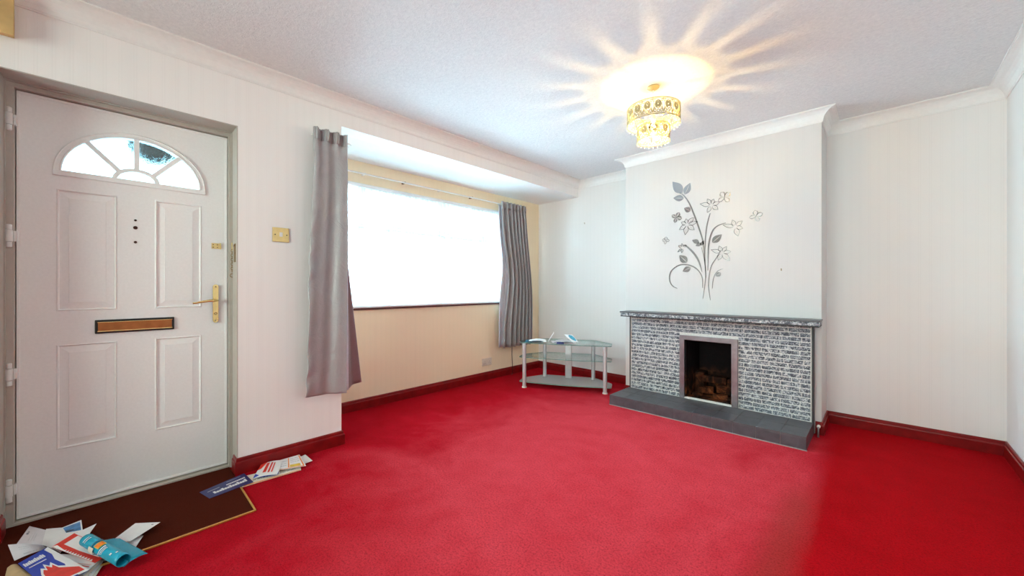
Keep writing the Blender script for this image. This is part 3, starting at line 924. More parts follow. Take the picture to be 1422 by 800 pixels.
# mantel shelf
MX0, MX1, MYF = -1.845, -.308, 3.465
b = MB(); b.box(MX0, MX1, MYF + .008, YC - .001, .822, .851); b.build('mantel_core', M['mortar'], fp)
b = MB(); x = MX0
while x < MX1 - .01:
    x2 = min(MX1, x + .145)
    if MX1 - x2 < .03: x2 = MX1
    b.box(x + .001, x2 - .001, MYF + rnd.uniform(-.001, .001), MYF + .012, .8225, .8495, .002); x = x2
for x0 in (MX0 - .002, MX1 - .010):
    b.box(x0, x0 + .012, MYF + .014, YC - .001, .8225, .8495, .002)
b.build('mantel_bricks', M['brick'], fp)
b = MB(); b.box(MX0 - .006, MX1 + .006, MYF - .006, YC - .001, .851, .864, .003); b.build('mantel_top', M['slate'], fp)
b = MB(); b.box(MX0, MX1, MYF, YC - .001, .813, .8215, .002); b.build('mantel_underside', M['black_trim'], fp)
# metal frame
b = MB(); f0, f1 = FY_ - .012, FY_ + .004
IX0, IX1, IZ0, IZ1 = -1.284, -.889, .100, .630
b.box(GX0, IX0, f0, f1, .093, GZ, .003); b.box(IX1, GX1, f0, f1, .093, GZ, .003); b.box(IX0 - .001, IX1 + .001, f0, f1, IZ1, GZ, .003)
b.box(IX0 - .006, IX0 + .006, f0 - .004, f1, .093, IZ1 - .006, .002); b.box(IX1 - .006, IX1 + .006, f0 - .004, f1, .093, IZ1 - .006, .002)
b.box(IX0 - .006, IX1 + .006, f0 - .004, f1, IZ1 - .006, IZ1 + .006, .002)
b.build('metal_frame', M['steel_grey'], fp)
b = MB(); b.box(IX0 + .004, IX1 - .004, f0, f1 + .02, .093, .104, .002); b.build('frame_sill', M['mortar'], fp)
# firebox lining
b = MB()
bx0, bx1, by1 = OX0 + .0015, OX1 - .0015, 3.995
q5 = [[(bx0, 3.606, OZ0 + .0005), (bx1, 3.606, OZ0 + .0005), (bx1 - .05, by1, OZ0 + .0005), (bx0 + .05, by1, OZ0 + .0005)]]
b.box(bx0, bx0 + .02, 3.61, by1, OZ0 + .001, OZ1 - .002, .004); b.box(bx1 - .02, bx1, 3.61, by1, OZ0 + .001, OZ1 - .002, .004)
b.box(bx0, bx1, by1 - .03, by1, OZ0 + .001, OZ1 - .002, .004); b.box(bx0, bx1, 3.61, by1, OZ0 + .001, .10, .002); b.box(bx0, bx1, 3.61, by1, OZ1 - .02, OZ1 - .002, .002)
b.box(bx0 + .02, bx0 + .10, by1 - .16, by1 - .03, .10, .30, .012); b.box(bx1 - .10, bx1 - .02, by1 - .18, by1 - .03, .10, .27, .012)
fb = b.build('firebox', M['soot'], fp)
for (x, y, z, sx, sy, sz, a) in ((-1.10, 3.86, .245, .20, .07, .06, .05), (-.99, 3.84, .17, .16, .08, .07, -.12), (-1.16, 3.80, .15, .13, .08, .055, .3), (-1.02, 3.74, .122, .12, .06, .04, .2), (-1.20, 3.70, .12, .07, .06, .035, -.4), (-.95, 3.72, .118, .05, .05, .03, .7)):
    b = MB(); b.box(x - sx / 2, x + sx / 2, y - sy / 2, y + sy / 2, z - sz / 2, z + sz / 2, .008, rot=Matrix.Rotation(a, 3, 'Z'))
    b.build('fire_brick', M['soot'], fb)
b = MB(); b.lathe([(.035, 0), (.035, .03), (.02, .035), (.0, .03)][:3], (-1.2, 3.962, .43), 16, 'y') if False else None
b.bm.free()

# gas pipe stub at the foot of the chimney breast
gp = thing('gas_pipe', 'small white capped gas pipe poking up by the hearth right end', 'gas pipe', (-.325, 3.59, 0))
b = MB(); b.tube([(-.322, 3.575, 0), (-.322, 3.575, .055), (-.322, 3.58, .068), (-.322, 3.59, .072)], .007, 10); b.build('pipe', M['steel_grey'], gp, True)
b = MB(); b.lathe([(.010, -.022), (.011, -.018), (.011, .010), (.008, .014)], (-.322, 3.603, .072), 14, 'y'); b.build('pipe_cap', M['white_plastic'], gp, True)

# ------------------------------------------------------------------ floral wall stickers (thin foil on the chimney breast)
FOIL_T = .0009
def wp(px, py):
    p = ony(px, py, YC); return Vector((p.x, p.z))
def foil_prism(bm_, poly2):
    """poly2: list of (x,z) -> thin solid standing on the wall"""
    bm_.prism([(p[0], YC - .0002, p[1]) for p in poly2], (0, -FOIL_T, 0))
def cat(pts, n=10, closed=False):
    out = []; k = len(pts); P = [Vector(p) for p in pts]
    rng = range(k if closed else k - 1)
    for i in rng:
        p0 = P[(i - 1) % k] if (closed or i > 0) else P[i]; p1 = P[i]; p2 = P[(i + 1) % k]; p3 = P[(i + 2) % k] if (closed or i + 2 < k) else P[(i + 1) % k]
        for j in range(n):
            t = j / n
            out.append(.5 * ((2 * p1) + (-p0 + p2) * t + (2 * p0 - 5 * p1 + 4 * p2 - p3) * t * t + (-p0 + 3 * p1 - 3 * p2 + p3) * t ** 3))
    if not closed: out.append(P[-1])
    return out
def ribbon(mb, pxpts, w0, wm, w1, n=8):
    """curved stem through pixel points measured on the wall plane; widths in m"""
    c = cat([wp(*p) for p in pxpts], n); m = len(c); L = []; R = []
    for i, p in enumerate(c):
        t = i / (m - 1)
        d = (c[min(i + 1, m - 1)] - c[max(i - 1, 0)]).normalized(); nn = Vector((-d.y, d.x))
        w = 1.3 * (w0 * (1 - t) ** 2 + 2 * wm * 1.3 * t * (1 - t) + w1 * t * t) / 2
        L.append(p + nn * w); R.append(p - nn * w)
    for i in range(m - 1): foil_prism(mb, [L[i], R[i], R[i + 1], L[i + 1]])
DEC = wp(985, 340)
stk = thing('floral_wall_sticker', 'large silver foil flower sticker on the chimney breast over the fireplace', 'wall sticker', (DEC.x, YC, DEC.y))
k_ = .0068
stems = [([(986.5, 417), (984, 395), (987, 372), (995, 358), (1001.5, 347)], .002, .010, .003),        # right pale flower stem
         ([(989, 401), (991, 386), (996, 377), (1004, 373.2)], .002, .007, .001),
         ([(980.5, 386), (978.5, 360), (976, 335), (969, 312), (963, 296), (957, 282), (950, 272), (944, 268)], .002, .013, .004),
         ([(979.5, 372), (979, 345), (981, 318), (985, 300), (986.5, 296)], .002, .010, .002),
         ([(983, 376), (983.5, 355), (984.5, 338), (989, 322), (996, 314), (1008, 309.5)], .003, .014, .003),
         ([(975, 378), (970, 362), (962, 350), (951, 340)], .002, .017, .008),
         ([(976, 400), (975, 385), (968, 374), (956, 368), (943, 368.5), (932, 377), (930, 389), (934, 397), (940.5, 400.5)], .003, .013, .003),
         ([(976, 415), (979, 395), (980, 380), (978, 360), (974, 343)], .002, .008, .002)]
for (pp, a_, m_, c_) in stems:
    b = MB(); ribbon(b, pp, a_, m_, c_); b.build('stem', M['foil'], stk)
def leafshape(tip, base, wid, split=True, curve=0.0):
    """solid leaf from base to tip with a slit mid-rib"""
    A, B = wp(*base), wp(*tip); d = B - A; nn = Vector((-d.y, d.x)); mb = MB(); n = 10
    def pt(t, o):
        return A + d * t + nn * (o * wid * math.sin(PI * t ** .8) + curve * math.sin(PI * t))
    for i in range(n):
        t0, t1 = i / n, (i + 1) / n
        if split:
            foil_prism(mb, [pt(t0, .06), pt(t0, 1), pt(t1, 1), pt(t1, .06 if i < n - 1 else 0)])
            foil_prism(mb, [pt(t0, -1), pt(t0, -.10), pt(t1, -.10 if i < n - 1 else 0), pt(t1, -1)])
        else:
            foil_prism(mb, [pt(t0, -1), pt(t0, 1), pt(t1, 1), pt(t1, -1)])
    bmesh.ops.dissolve_degenerate(mb.bm, edges=mb.bm.edges[:], dist=1e-6)
    mb.build('leaf', M['foil'], stk)
for tip, base, w, sp_ in (((934, 252.5), (947.5, 268), .27, False), ((958.5, 254), (951, 270), .30, True), ((935, 275), (949.5, 275.5), .30, True),
                         ((950, 289), (959, 293), .38, True), ((1002.5, 325.5), (989, 337), .30, True), ((961, 333.5), (971, 337), .30, False),
                         ((966, 341.5), (974, 338), .32, False), ((978, 334), (973, 341), .30, False), ((943.5, 354.5), (954, 364.5), .34, True),
                         ((948, 377), (959, 371.5), .34, True), ((993.5, 383.5), (1001, 379), .40, True)):
    leafshape(tip, base, w, sp_)
def petal_outline(mb, cx, cy, ang, ln, wd, th=.0052, fold=True):
    """outlined pointed petal; pixel centre, length/width in m"""
    C = wp(cx, cy); d = Vector((math.cos(ang), math.sin(ang))); nn = Vector((-d.y, d.x)); n = 10
    for sgn in (1, -1):
        prev = None
        for i in range(n + 1):
            t = i / n; o = wd * math.sin(PI * min(1, t ** .75)) * sgn
            p = C + d * (.012 + ln * t) + nn * o; pi = C + d * (.012 + ln * t) + nn * max(0, abs(o) - th) * sgn
            if prev: foil_prism(mb, [prev[0], p, pi + d * (-th * .6 if i == n else 0), prev[1]])
            prev = (p, pi)
    if fold:
        a = C + d * (.02 + ln * .25); c = C + d * (.012 + ln * .8); foil_prism(mb, [a + nn * .001, c + nn * .0004, c - nn * .0004, a - nn * .001])
def flower(cx, cy, spec):
    b = MB()
    for (ang, ln, wd) in spec: petal_outline(b, cx, cy, math.radians(ang), ln, wd)
    bmesh.ops.dissolve_degenerate(b.bm, edges=b.bm.edges[:], dist=1e-6)
    b.build('flower', M['foil'], stk)
flower(954, 312, ((10, .085, .020), (45, .075, .020), (100, .045, .018), (150, .05, .018), (-150, .07, .020), (-100, .085, .022), (-40, .075, .022)))
flower(1002.5, 351, ((160, .085, .018), (110, .055, .018), (55, .055, .016), (5, .06, .018), (-50, .085, .024), (-115, .06, .020)))
flower(948, 344, ((100, .03, .010), (150, .035, .012), (-140, .05, .010), (-100, .04, .010), (30, .03, .010), (60, .02, .008)))
flower(988, 285, ((165, .09, .020), (120, .06, .018), (70, .045, .018), (15, .06, .018), (-40, .06, .020), (-120, .06, .018)))
flower(1021, 315, ((165, .09, .018), (110, .055, .018), (40, .06, .018), (-20, .05, .018), (-75, .075, .022)))
def butterfly(cx, cy, sc_, rot, label, solid=False):
    b = MB(); C = wp(cx, cy)
    for (ang, ln, wd) in ((50, 1.0, .40), (130, 1.0, .40), (-40, .7, .34), (-140, .7, .34)):
        a = math.radians(ang + rot); d = Vector((math.cos(a), math.sin(a))) * sc_; nn = Vector((-d.y, d.x)); n = 10
        for sgn in (1, -1):
            prev = None
            for i in range(n + 1):
                t = i / n; o = wd * math.sin(PI * t ** 1.3) * sgn; k = .25 if solid else .62
                p = C + d * t + nn * o; pi = C + d * (t * (.95 if i < n else .9)) + nn * o * k
                if prev: foil_prism(b, [prev[0], p, pi, prev[1]])
                prev = (p, pi)
    a = math.radians(90 + rot); d = Vector((math.cos(a), math.sin(a))) * sc_; nn = Vector((-d.y, d.x)) * .05
    foil_prism(b, [C - d * .45 - nn, C - d * .45 + nn, C + d * .4 + nn, C + d * .4 - nn])
    for sg in (1, -1):
        foil_prism(b, [C + d * .4, C + d * .8 + nn * sg * 5, C + d * .83 + nn * sg * 5.6, C + d * .4 + nn * sg])
    bmesh.ops.dissolve_degenerate(b.bm, edges=b.bm.edges[:], dist=1e-6)
    tag(b.build('butterfly_wall_sticker', M['foil']), label, 'wall sticker', 'foil butterflies on the chimney breast')
butterfly(924.5, 334, .036, 35, 'small silver outline butterfly sticker, lowest and furthest left on the chimney breast')
butterfly(939.5, 302, .052, -70, 'filled grey butterfly sticker left of the upper silver flower', True)
butterfly(1006, 274, .058, -10, 'pale golden butterfly sticker at the top of the floral design')
butterfly(1050, 300, .050, -30, 'pale golden butterfly sticker furthest right on the chimney breast')

# ------------------------------------------------------------------ glass stand
TV0 = Vector((-2.81, 3.115, 0)); E1 = Vector((.892, .452, 0)).normalized(); E2 = Vector((-.452, .892, 0)).normalized()
def tv(a, c, z): return TV0 + E1 * a + E2 * c + Vector((0, 0, z))
stand = thing('glass_stand', 'three-tier glass television stand with silver legs in the far left corner', 'tv stand', tuple(tv(.43, .16, 0)))
def shelf_outline(ins=0):
    pts = []
    fl_, fr = (-.055, .01), (.918, .01)
    for k in range(13):
        t = k / 12; pts.append((fl_[0] + (fr[0] - fl_[0]) * t, .01 - .035 * math.sin(PI * t)))
    pts += [(.928, .03), (.928, .16), (.915, .20), (.735, .395), (.70, .41), (.16, .41), (.125, .395), (-.052, .20), (-.065, .16), (-.065, .03)]
    return pts
for nm, z, mt in (('glass_shelf', .055, 'shelf_glass_low'), ('glass_shelf', .325, 'shelf_glass'), ('glass_shelf', .485, 'shelf_glass')):
    o_ = shelf_outline(); b = MB()
    top = [tv(x, y, z + .008) for x, y in o_]; bot = [tv(x, y, z) for x, y in o_]
    vt = [b.bm.verts.new(p) for p in top]; vb = [b.bm.verts.new(p) for p in bot]
    b.bm.faces.new(vt); b.bm.faces.new(list(reversed(vb)))
    for i in range(len(vt)):
        j = (i + 1) % len(vt); f = b.bm.faces.new((vt[j], vt[i], vb[i], vb[j])); f.material_index = 1
    b.build(nm, [M[mt], M['glass_edge']], stand)
for (a_, c_) in ((0, 0), (.863, 0), (.16, .325), (.715, .325)):
    p = tv(a_, c_, 0)
    b = MB(); b.lathe([(.021, .012), (.021, .484)], tuple(p), 20); lg = b.build('leg', M['silver'], stand, True)
    b = MB(); b.lathe([(.026, 0), (.027, .004), (.027, .010), (.022, .014)], tuple(p), 20); b.build('foot', M['white_plastic'], lg, True)
    for z in (.063, .333):
        b = MB(); b.lathe([(.0235, 0), (.0235, .006)], (p.x, p.y, z), 20); b.build('collar', M['silver'], lg, True)
R2 = Matrix.Rotation(math.atan2(E1.y, E1.x), 3, 'Z')
p = tv(.438, .315, 0)
b = MB(); b.box(p.x - .036, p.x + .036, p.y - .014, p.y + .014, .0635, .4845, .006, rot=R2); b.build('centre_column', M['silver'], stand, True)

# ------------------------------------------------------------------ paper things
def sheet(name, px, mat, label, cat_, group=None, prints=(), bend=0.0, parent=None, thick=.0012, curl=0.0, n=10):
    """px: four corners as (x, y, z): near-left, far-left, far-right, near-right (any consistent order)"""
    C = [onz(a, b_, z) for a, b_, z in px]
    nrm = (C[1] - C[0]).cross(C[3] - C[0]).normalized()
    if nrm.z < 0: nrm = -nrm
    def S(u, v):
        p = (C[0] * (1 - u) + C[3] * u) * (1 - v) + (C[1] * (1 - u) + C[2] * u) * v
        return p + Vector((0, 0, 1)) * (bend * math.sin(PI * u) + curl * (u ** 3))
    b = MB(); b.grid(S, n, n)
    b2 = b.bm
    bmesh.ops.recalc_face_normals(b2, faces=b2.faces[:])
    r_ = bmesh.ops.extrude_face_region(b2, geom=b2.faces[:])
    for v in r_['geom']:
        if isinstance(v, bmesh.types.BMVert): v.co += Vector((0, 0, thick))
    o = b.build(name, mat, parent)
    if parent is None:
        # origin at the sheet
        tag(o, label, cat_, group)
    for pr in prints:
        nm, mt, polys = pr
        b = MB()
        for poly in polys:
            if len(poly) == 4 and not isinstance(poly[0], (tuple, list)):
                u0, v0, u1, v1 = poly; k = max(1, int(abs(u1 - u0) * n)); 
                for i in range(k):
                    a0 = u0 + (u1 - u0) * i / k; a1 = u0 + (u1 - u0) * (i + 1) / k
                    b.prism([S(a0, v0) + Vector((0, 0, thick)), S(a1, v0) + Vector((0, 0, thick)), S(a1, v1) + Vector((0, 0, thick)), S(a0, v1) + Vector((0, 0, thick))], (0, 0, .0005))
            else:
                b.prism([S(u, v) + Vector((0, 0, thick)) for u, v in poly], (0, 0, .0005 + (.0004 if nm == 'emblem' else 0)))
        b.build(nm, M[mt], o)
    return o
def lines(u0, u1, vs, h=.02, seed=1, gap=.25):
    rr = random.Random(seed); out = []
    for v in vs:
        u = u0
        while u < u1:
            w = rr.uniform(.02, .07); out.append((u, v, min(u + w, u1), v + h)); u += w + rr.uniform(.008, .02)
    return out
ml = 'post scattered on the doormat'
# left pile
sheet('envelope', [(18, 763, .012), (41, 731, .014), (66, 737, .014), (62, 757, .013)], M['paper_lilac'], 'white letter with a stamp mark, furthest left of the doormat post', 'letter', ml,
      [('postmark', 'grey_print', [(.10, .62, .20, .70), (.12, .72, .2, .76)]), ('print_lines', 'pale_grey_print', [(.35, .3, .36, .7), (.45, .3, .46, .75), (.55, .3, .56, .72)])])
sheet('folded_letter', [(20, 779, .008), (11, 757, .050), (58, 757, .046), (66, 762, .012)], M['paper_lilac'], 'lilac-grey folded letter standing open at the left of the post', 'letter', ml,
      [('print_lines', 'pale_grey_print', lines(.25, .8, (.55, .70), .03, 3) + [(.30, .12, .75, .20)])], bend=.004)
sheet('white_letter', [(58, 757, .013), (64, 735, .015), (112, 733, .020), (84, 768, .014)], M['paper'], 'large blank white letter in the middle of the doormat post', 'letter', ml, bend=.003)
sheet('photo_card', [(84, 734, .022), (113, 722.5, .030), (115, 738, .024), (90, 742, .020)], M['paper'], 'white-bordered postcard with a blue sky picture behind the letters', 'postcard', ml,
      [('picture', 'sky_print', [(.12, .10, .88, .92)]), ('picture_ground', 'dark_print', [((.45, .15), (.88, .12), (.86, .80), (.60, .60))])])
sheet('white_paper', [(96, 745, .026), (134, 727.5, .034), (124, 742, .026), (104, 768, .022)], M['paper'], 'pointed white sheet sticking up behind the rolled blue leaflet', 'paper', ml)
# newspaper stack under the leaflets
for i in range(4):
    sheet('newspaper', [(84 + i * 3, 800 - i * 3, .003 + i * .004), (84, 770, .003 + i * .004), (150 - i, 774 - i * 1.2, .004 + i * .004), (128 - i * 4, 808 - i * 3, .003 + i * .004)], M['paper' if i % 2 else 'paper_cream'],
          ('lowest folded newspaper sheet under the zigzag flyer', 'second newspaper sheet from the bottom of the stack under the flyer', 'third newspaper sheet up in the stack under the flyer', 'topmost newspaper sheet printed with red columns beside the blue roll')[i], 'newspaper', 'newspapers in the doormat pile',
          [('print_lines', 'red_print' if i == 3 else 'grey_print', [(.20, .12, .9, .15), (.2, .24, .92, .26), (.2, .34, .9, .38), (.2, .46, .9, .47)])] if i in (1, 3) else [])
sheet('zigzag_flyer', [(72, 760, .024), (103, 741, .030), (158, 766, .024), (132, 782, .021)], M['red_print'], 'red and white zigzag-edged flyer lying under the rolled blue leaflet', 'flyer', ml,
      [('white_panel', 'paper', [((.12, .32), (.12, .97), (.93, .97), (.93, .36), (.5, .30))]),
       ('white_zigzag', 'paper', [((.02 + .06 * k, .0), (.05 + .06 * k, .13), (.08 + .06 * k, .0)) for k in range(4, 15)] + [((0, 0), (.04, .16), (.30, .05), (.30, 0))]),
       ('print_lines', 'grey_print', lines(.22, .88, (.48, .62), .03, 9))])
sheet('blue_leaflet', [(66, 818, .024), (25, 783, .020), (66, 760, .024), (124, 792, .026)], M['blue_print'], 'royal blue leaflet with a red creature drawing at the front of the post', 'leaflet', ml,
      [('title_lines', 'paper', [(.06 + .058 * k, .80, .06 + .058 * k + .046, .885 + .02 * (k % 3 == 0)) for k in range(11)] + [(.10, .715, .62, .735)]),
       ('white_wave', 'paper', [((1.0, 1.0), (.84, .97), (.86, .78), (.76, .62), (.80, .40), (.70, .22), (.74, 0.0), (1.0, 0.0))]),
       ('emblem', 'paper', [((.16, .40), (.28, .56), (.36, .50), (.42, .64), (.50, .52), (.60, .60), (.64, .42), (.98, .22), (.98, .02), (.40, .02), (.30, .16), (.12, .22))]),
       ('creature_drawing', 'red_print', [((.22, .40), (.30, .49), (.36, .43), (.42, .56), (.50, .45), (.57, .52), (.61, .37), (.94, .18), (.94, .05), (.42, .05), (.34, .20), (.18, .26))])], n=14)
# fix stacking of the drawing above its outline
for o in bpy.data.objects:
    if o.name.startswith('creature_drawing'):
        for v in o.data.vertices: v.co.z += .0006
sheet('tan_envelope', [(4, 812, .004), (10, 789, .010), (24, 784, .014), (52, 806, .012)], M['card'], 'tan card envelope at the bottom left edge of the post', 'envelope', ml, bend=.006)
# letters right of the roll
sheet('small_letter', [(152, 754, .018), (188, 727, .022), (222.5, 725.5, .032), (181, 752, .022)], M['paper'], 'clean white letter with a printed mark, furthest right on the doormat', 'letter', ml,
      [('postmark', 'grey_print', [(.78, .86, .86, .90)])])
sheet('reply_slip', [(150, 757, .008), (180, 745, .010), (199, 744, .012), (186, 764, .007)], M['paper'], 'white slip tucked beneath the rightmost letter on the doormat', 'paper', ml)
# rolled cyan leaflet
A0 = onz(120, 750, .058); A1 = onz(171, 779, .048)
ax = (A1 - A0); AL = ax.length; ax.normalize(); side = Vector((-ax.y, ax.x, 0)).normalized()
if side.x < 0: side = -side
if (onz(190, 760, 0) - A0).dot(side) < 0: side = -side
def roll(u, v):
    """u round the spiral then out along the flap, v along the axis"""
    c = A0 + ax * (AL * v)
    r0 = .024
    if u < .72:
        t = u / .72; an = -PI * .5 + 2 * PI * 1.15 * (1 - t) + .0; r = r0 * (.80 + .2 * t)
        return c + side * (math.cos(an) * r) + Vector((0, 0, math.sin(an) * r))
    t = (u - .72) / .28
    s0 = c + Vector((0, 0, -r0 * 1.0))
    return s0 + side * (.075 * t * sm(.0, .35, v + .1)) + Vector((0, 0, .008 * math.sin(t * PI * .9) + .002))
b = MB(); b.grid(roll, 56, 12)
rl = b.build('rolled_leaflet', M['cyan_print'], None, True, fix=False, solid=.0012)
tag(rl, 'rolled bright blue leaflet lying on top of the post', 'leaflet', ml)
def on_roll(an0, an1, v0, v1, rr=.0262, n=8):
    def f(u, v):
        an = math.radians(an0 + (an1 - an0) * u); c = A0 + ax * (AL * (v0 + (v1 - v0) * v))
        return c + side * (math.cos(an) * rr) + Vector((0, 0, math.sin(an) * rr))
    return f
# the camera sees the roll's upper flank: side facing it is -side
for nm, mt, a0, a1, v0, v1 in (('logo_ring', 'yellow_print', 78, 140, .40, .52), ('logo', 'orange_print', 84, 134, .415, .505)):
    b = MB(); b.grid(on_roll(a0, a1, v0, v1, .0262 if nm == 'logo_ring' else .0268), 8, 3); b.build(nm, M[mt], rl, True, fix=False, solid=.0006)
b = MB(); b.grid(on_roll(150, 205, .30, .42), 8, 3); b.build('print_patch', M['paper_cream'], rl, True, fix=False, solid=.0006)
for (v0, v1, a0, a1) in ((.56, .575, 95, 175), (.60, .61, 100, 165), (.63, .64, 100, 160), (.12, .13, 100, 150), (.16, .17, 95, 150), (.80, .83, 120, 135), (.86, .88, 90, 105)):
    b = MB(); b.grid(on_roll(a0, a1, v0, v1), 8, 1); b.build('print_line', M['paper'], rl, True, fix=False, solid=.0006)
b = MB(); b.grid(on_roll(60, 250, .335, .36, .0258), 10, 2); b.build('crease_band', M['cyan_dark'], rl, True, fix=False, solid=.0006)
# pile by the skirting, right of the mat
mr_ = 'post by the skirting board'
sheet('long_leaflet', [(336, 677, .003), (341, 661, .005), (417, 644, .005), (418, 653, .004)], M['paper_cream'], 'long white leaflet with orange trim lying under the folded papers by the skirting', 'leaflet', mr_,
      [('orange_trim', 'orange_print', [(.02, .02, .98, .10)]), ('print_lines', 'grey_print', lines(.15, .9, (.35, .55, .72), .07, 6))])
sheet('navy_leaflet', [(291, 692.5, .006), (277, 684, .006), (339, 657.5, .008), (352, 669.5, .008)], M['navy_print'], 'narrow navy blue leaflet half on the doormat, half on the carpet', 'leaflet', mr_,
      [('title_lines', 'paper', [(.17 + .058 * k, .27, .17 + .058 * k + .05, .42 + .07 * (k % 3 == 0)) for k in range(13)]),
       ('subtitle_lines', 'paper', [(.50 + .04 * k, .58, .50 + .04 * k + .033, .67) for k in range(11)]), ('print_lines', 'pale_grey_print', [(.10, .66, .36, .70), (.55, .86, .88, .88)])])
sheet('folded_flyer', [(351, 665, .008), (363, 645, .022), (392, 639, .026), (386, 659, .018)], M['paper'], 'folded white, red and blue flyer leaning by the skirting, left of the white leaflet', 'flyer', mr_,
      [('red_corner', 'red_print', [((.0, .55), (.0, 1.0), (.30, 1.0), (.14, .60)), (.30, .25, .44, .92)]), ('print_lines', 'red_print', [(.52, .2, .60, .9), (.66, .2, .72, .85)]),
       ('blue_edge', 'blue_print', [((0, 0), (0, .30), (.20, .12), (1, .16), (1, 0))])], bend=.006)
sheet('white_flyer', [(378, 655, .014), (386, 640, .022), (416, 631.5, .030), (425, 647, .016)], M['paper'], 'white leaflet with orange lines resting on the folded flyer by the skirting', 'leaflet', mr_,
      [('orange_lines', 'orange_print', [(.46, .1, .50, .95), (.05, .02, .95, .06), (.92, .05, .96, .95)]), ('yellow_box', 'yellow_print', [(.52, .10, .86, .30)]),
       ('print_lines', 'pale_grey_print', lines(.08, .42, (.3, .5, .7), .05, 8) + lines(.55, .88, (.5, .65, .8), .05, 5))])
sheet('torn_envelope', [(421, 645, .010), (416, 635, .014), (424, 631.5, .018), (434, 640, .008)], M['paper'], 'small white envelope end, rightmost paper by the skirting', 'envelope', mr_)

# papers on the glass stand
gt = .494
sg = 'papers on the glass stand'
def stand_sheet(name, c4, mat, label, prints=(), bend=0, grp=sg):
    # corners given as local (a, c, z above the shelf)
    C = [tv(a, c, gt + z) for a, c, z in c4]
    def S(u, v): 
        p = (C[0] * (1 - u) + C[3] * u) * (1 - v) + (C[1] * (1 - u) + C[2] * u) * v
        p.z += bend * math.sin(PI * u); return p
    b = MB(); b.grid(S, 8, 8)
    bmesh.ops.recalc_face_normals(b.bm, faces=b.bm.faces[:])
    n0 = (C[3] - C[0]).cross(C[1] - C[0]).normalized()
    r_ = bmesh.ops.extrude_face_region(b.bm, geom=b.bm.faces[:])
    for v in r_['geom']:
        if isinstance(v, bmesh.types.BMVert): v.co += n0 * .0014
    o = b.build(name, mat); tag(o, label, 'paper', grp)
    for nm, mt, polys in prints:
        b = MB()
        for poly in polys: b.prism([S(u, v) + n0 * (.0014 if n0.z > 0 else .0014) for u, v in poly], n0 * .0005); b.prism([S(u, v) - n0 * .0006 for u, v in poly], n0 * .0005)
        b.build(nm, M[mt], o)
    return o
stand_sheet('magazine', [(.00, .02, .000), (-.03, .20, .000), (.17, .22, .002), (.20, .06, .002)], M['cyan_dark'], 'pale teal magazine lowest at the left end of the glass stand')
stand_sheet('booklet', [(.04, .04, .006), (.01, .19, .006), (.20, .20, .012), (.235, .05, .006)], M['paper'], 'white booklet on the pale magazine, left end of the glass stand', bend=.012)
stand_sheet('standing_card', [(.245, .12, .000), (.225, .22, .000), (.285, .22, .098), (.305, .12, .098)], M['paper'], 'thin white card tilted upright between the two paper piles on the stand')
stand_sheet('leaflet', [(.30, .06, .000), (.26, .20, .000), (.54, .20, .003), (.56, .03, .003)], M['paper'], 'open white leaflet lowest in the right-hand pile on the stand', [('grey_print', 'grey_print', [((.1, .1), (.1, .5), (.5, .5), (.5, .1))])])
stand_sheet('grey_magazine', [(.34, .05, .006), (.31, .19, .010), (.50, .20, .014), (.53, .04, .008)], M['pale_grey_print'], 'grey printed magazine in the right-hand pile, under the flower card', bend=.014)
stand_sheet('dark_flyer', [(.36, -.005, .000), (.355, .026, .016), (.43, .024, .018), (.44, -.008, .000)], M['navy_print'], 'small dark navy flyer at the front of the right-hand pile on the stand')
stand_sheet('flower_card', [(.515, .05, .020), (.42, .12, .088), (.505, .13, .088), (.585, .06, .018)], M['paper'], 'white card with a blue flower picture propped on the stand papers',
            [('flower_picture', 'teal_flower', [((.40, .30), (.30, .55), (.38, .85), (.62, .95), (.88, .85), (.95, .55), (.90, .25), (.68, .12))])])

# ------------------------------------------------------------------ pendant lamp
LX, LY = -1.07, 2.45
lamp = thing('pendant_light', 'lit two-tier cream filigree pendant light hanging from the ceiling', 'ceiling light', (LX, LY, ZC))
b = MB(); b.lathe([(.038, 0), (.038, -.006), (.026, -.016), (.010, -.022)], (LX, LY, ZC), 28); b.build('ceiling_rose', M['shade'], lamp, True)
b = MB(); b.lathe([(.0035, -.02), (.0035, -.185)], (LX, LY, ZC), 10); b.build('cord', M['white_plastic'], lamp, True)
b = MB(); b.lathe([(.010, -.175), (.016, -.185), (.016, -.222), (.012, -.228)], (LX, LY, ZC), 20); b.build('lamp_holder', M['white_plastic'], lamp, True)
BZ = 2.155
b = MB(); b.lathe([(.010, .034), (.014, .026), (.026, .010), (.030, -.004), (.026, -.020), (.014, -.030), (.003, -.033)], (LX, LY, BZ), 24); bl = b.build('light_bulb', M['bulb_glass'], lamp, True)
b = MB(); b.lathe([(.003, .016), (.0085, .011), (.0105, 0), (.0085, -.011), (.003, -.016)], (LX, LY, BZ), 16); b.build('filament', M['bulb'], bl, True)
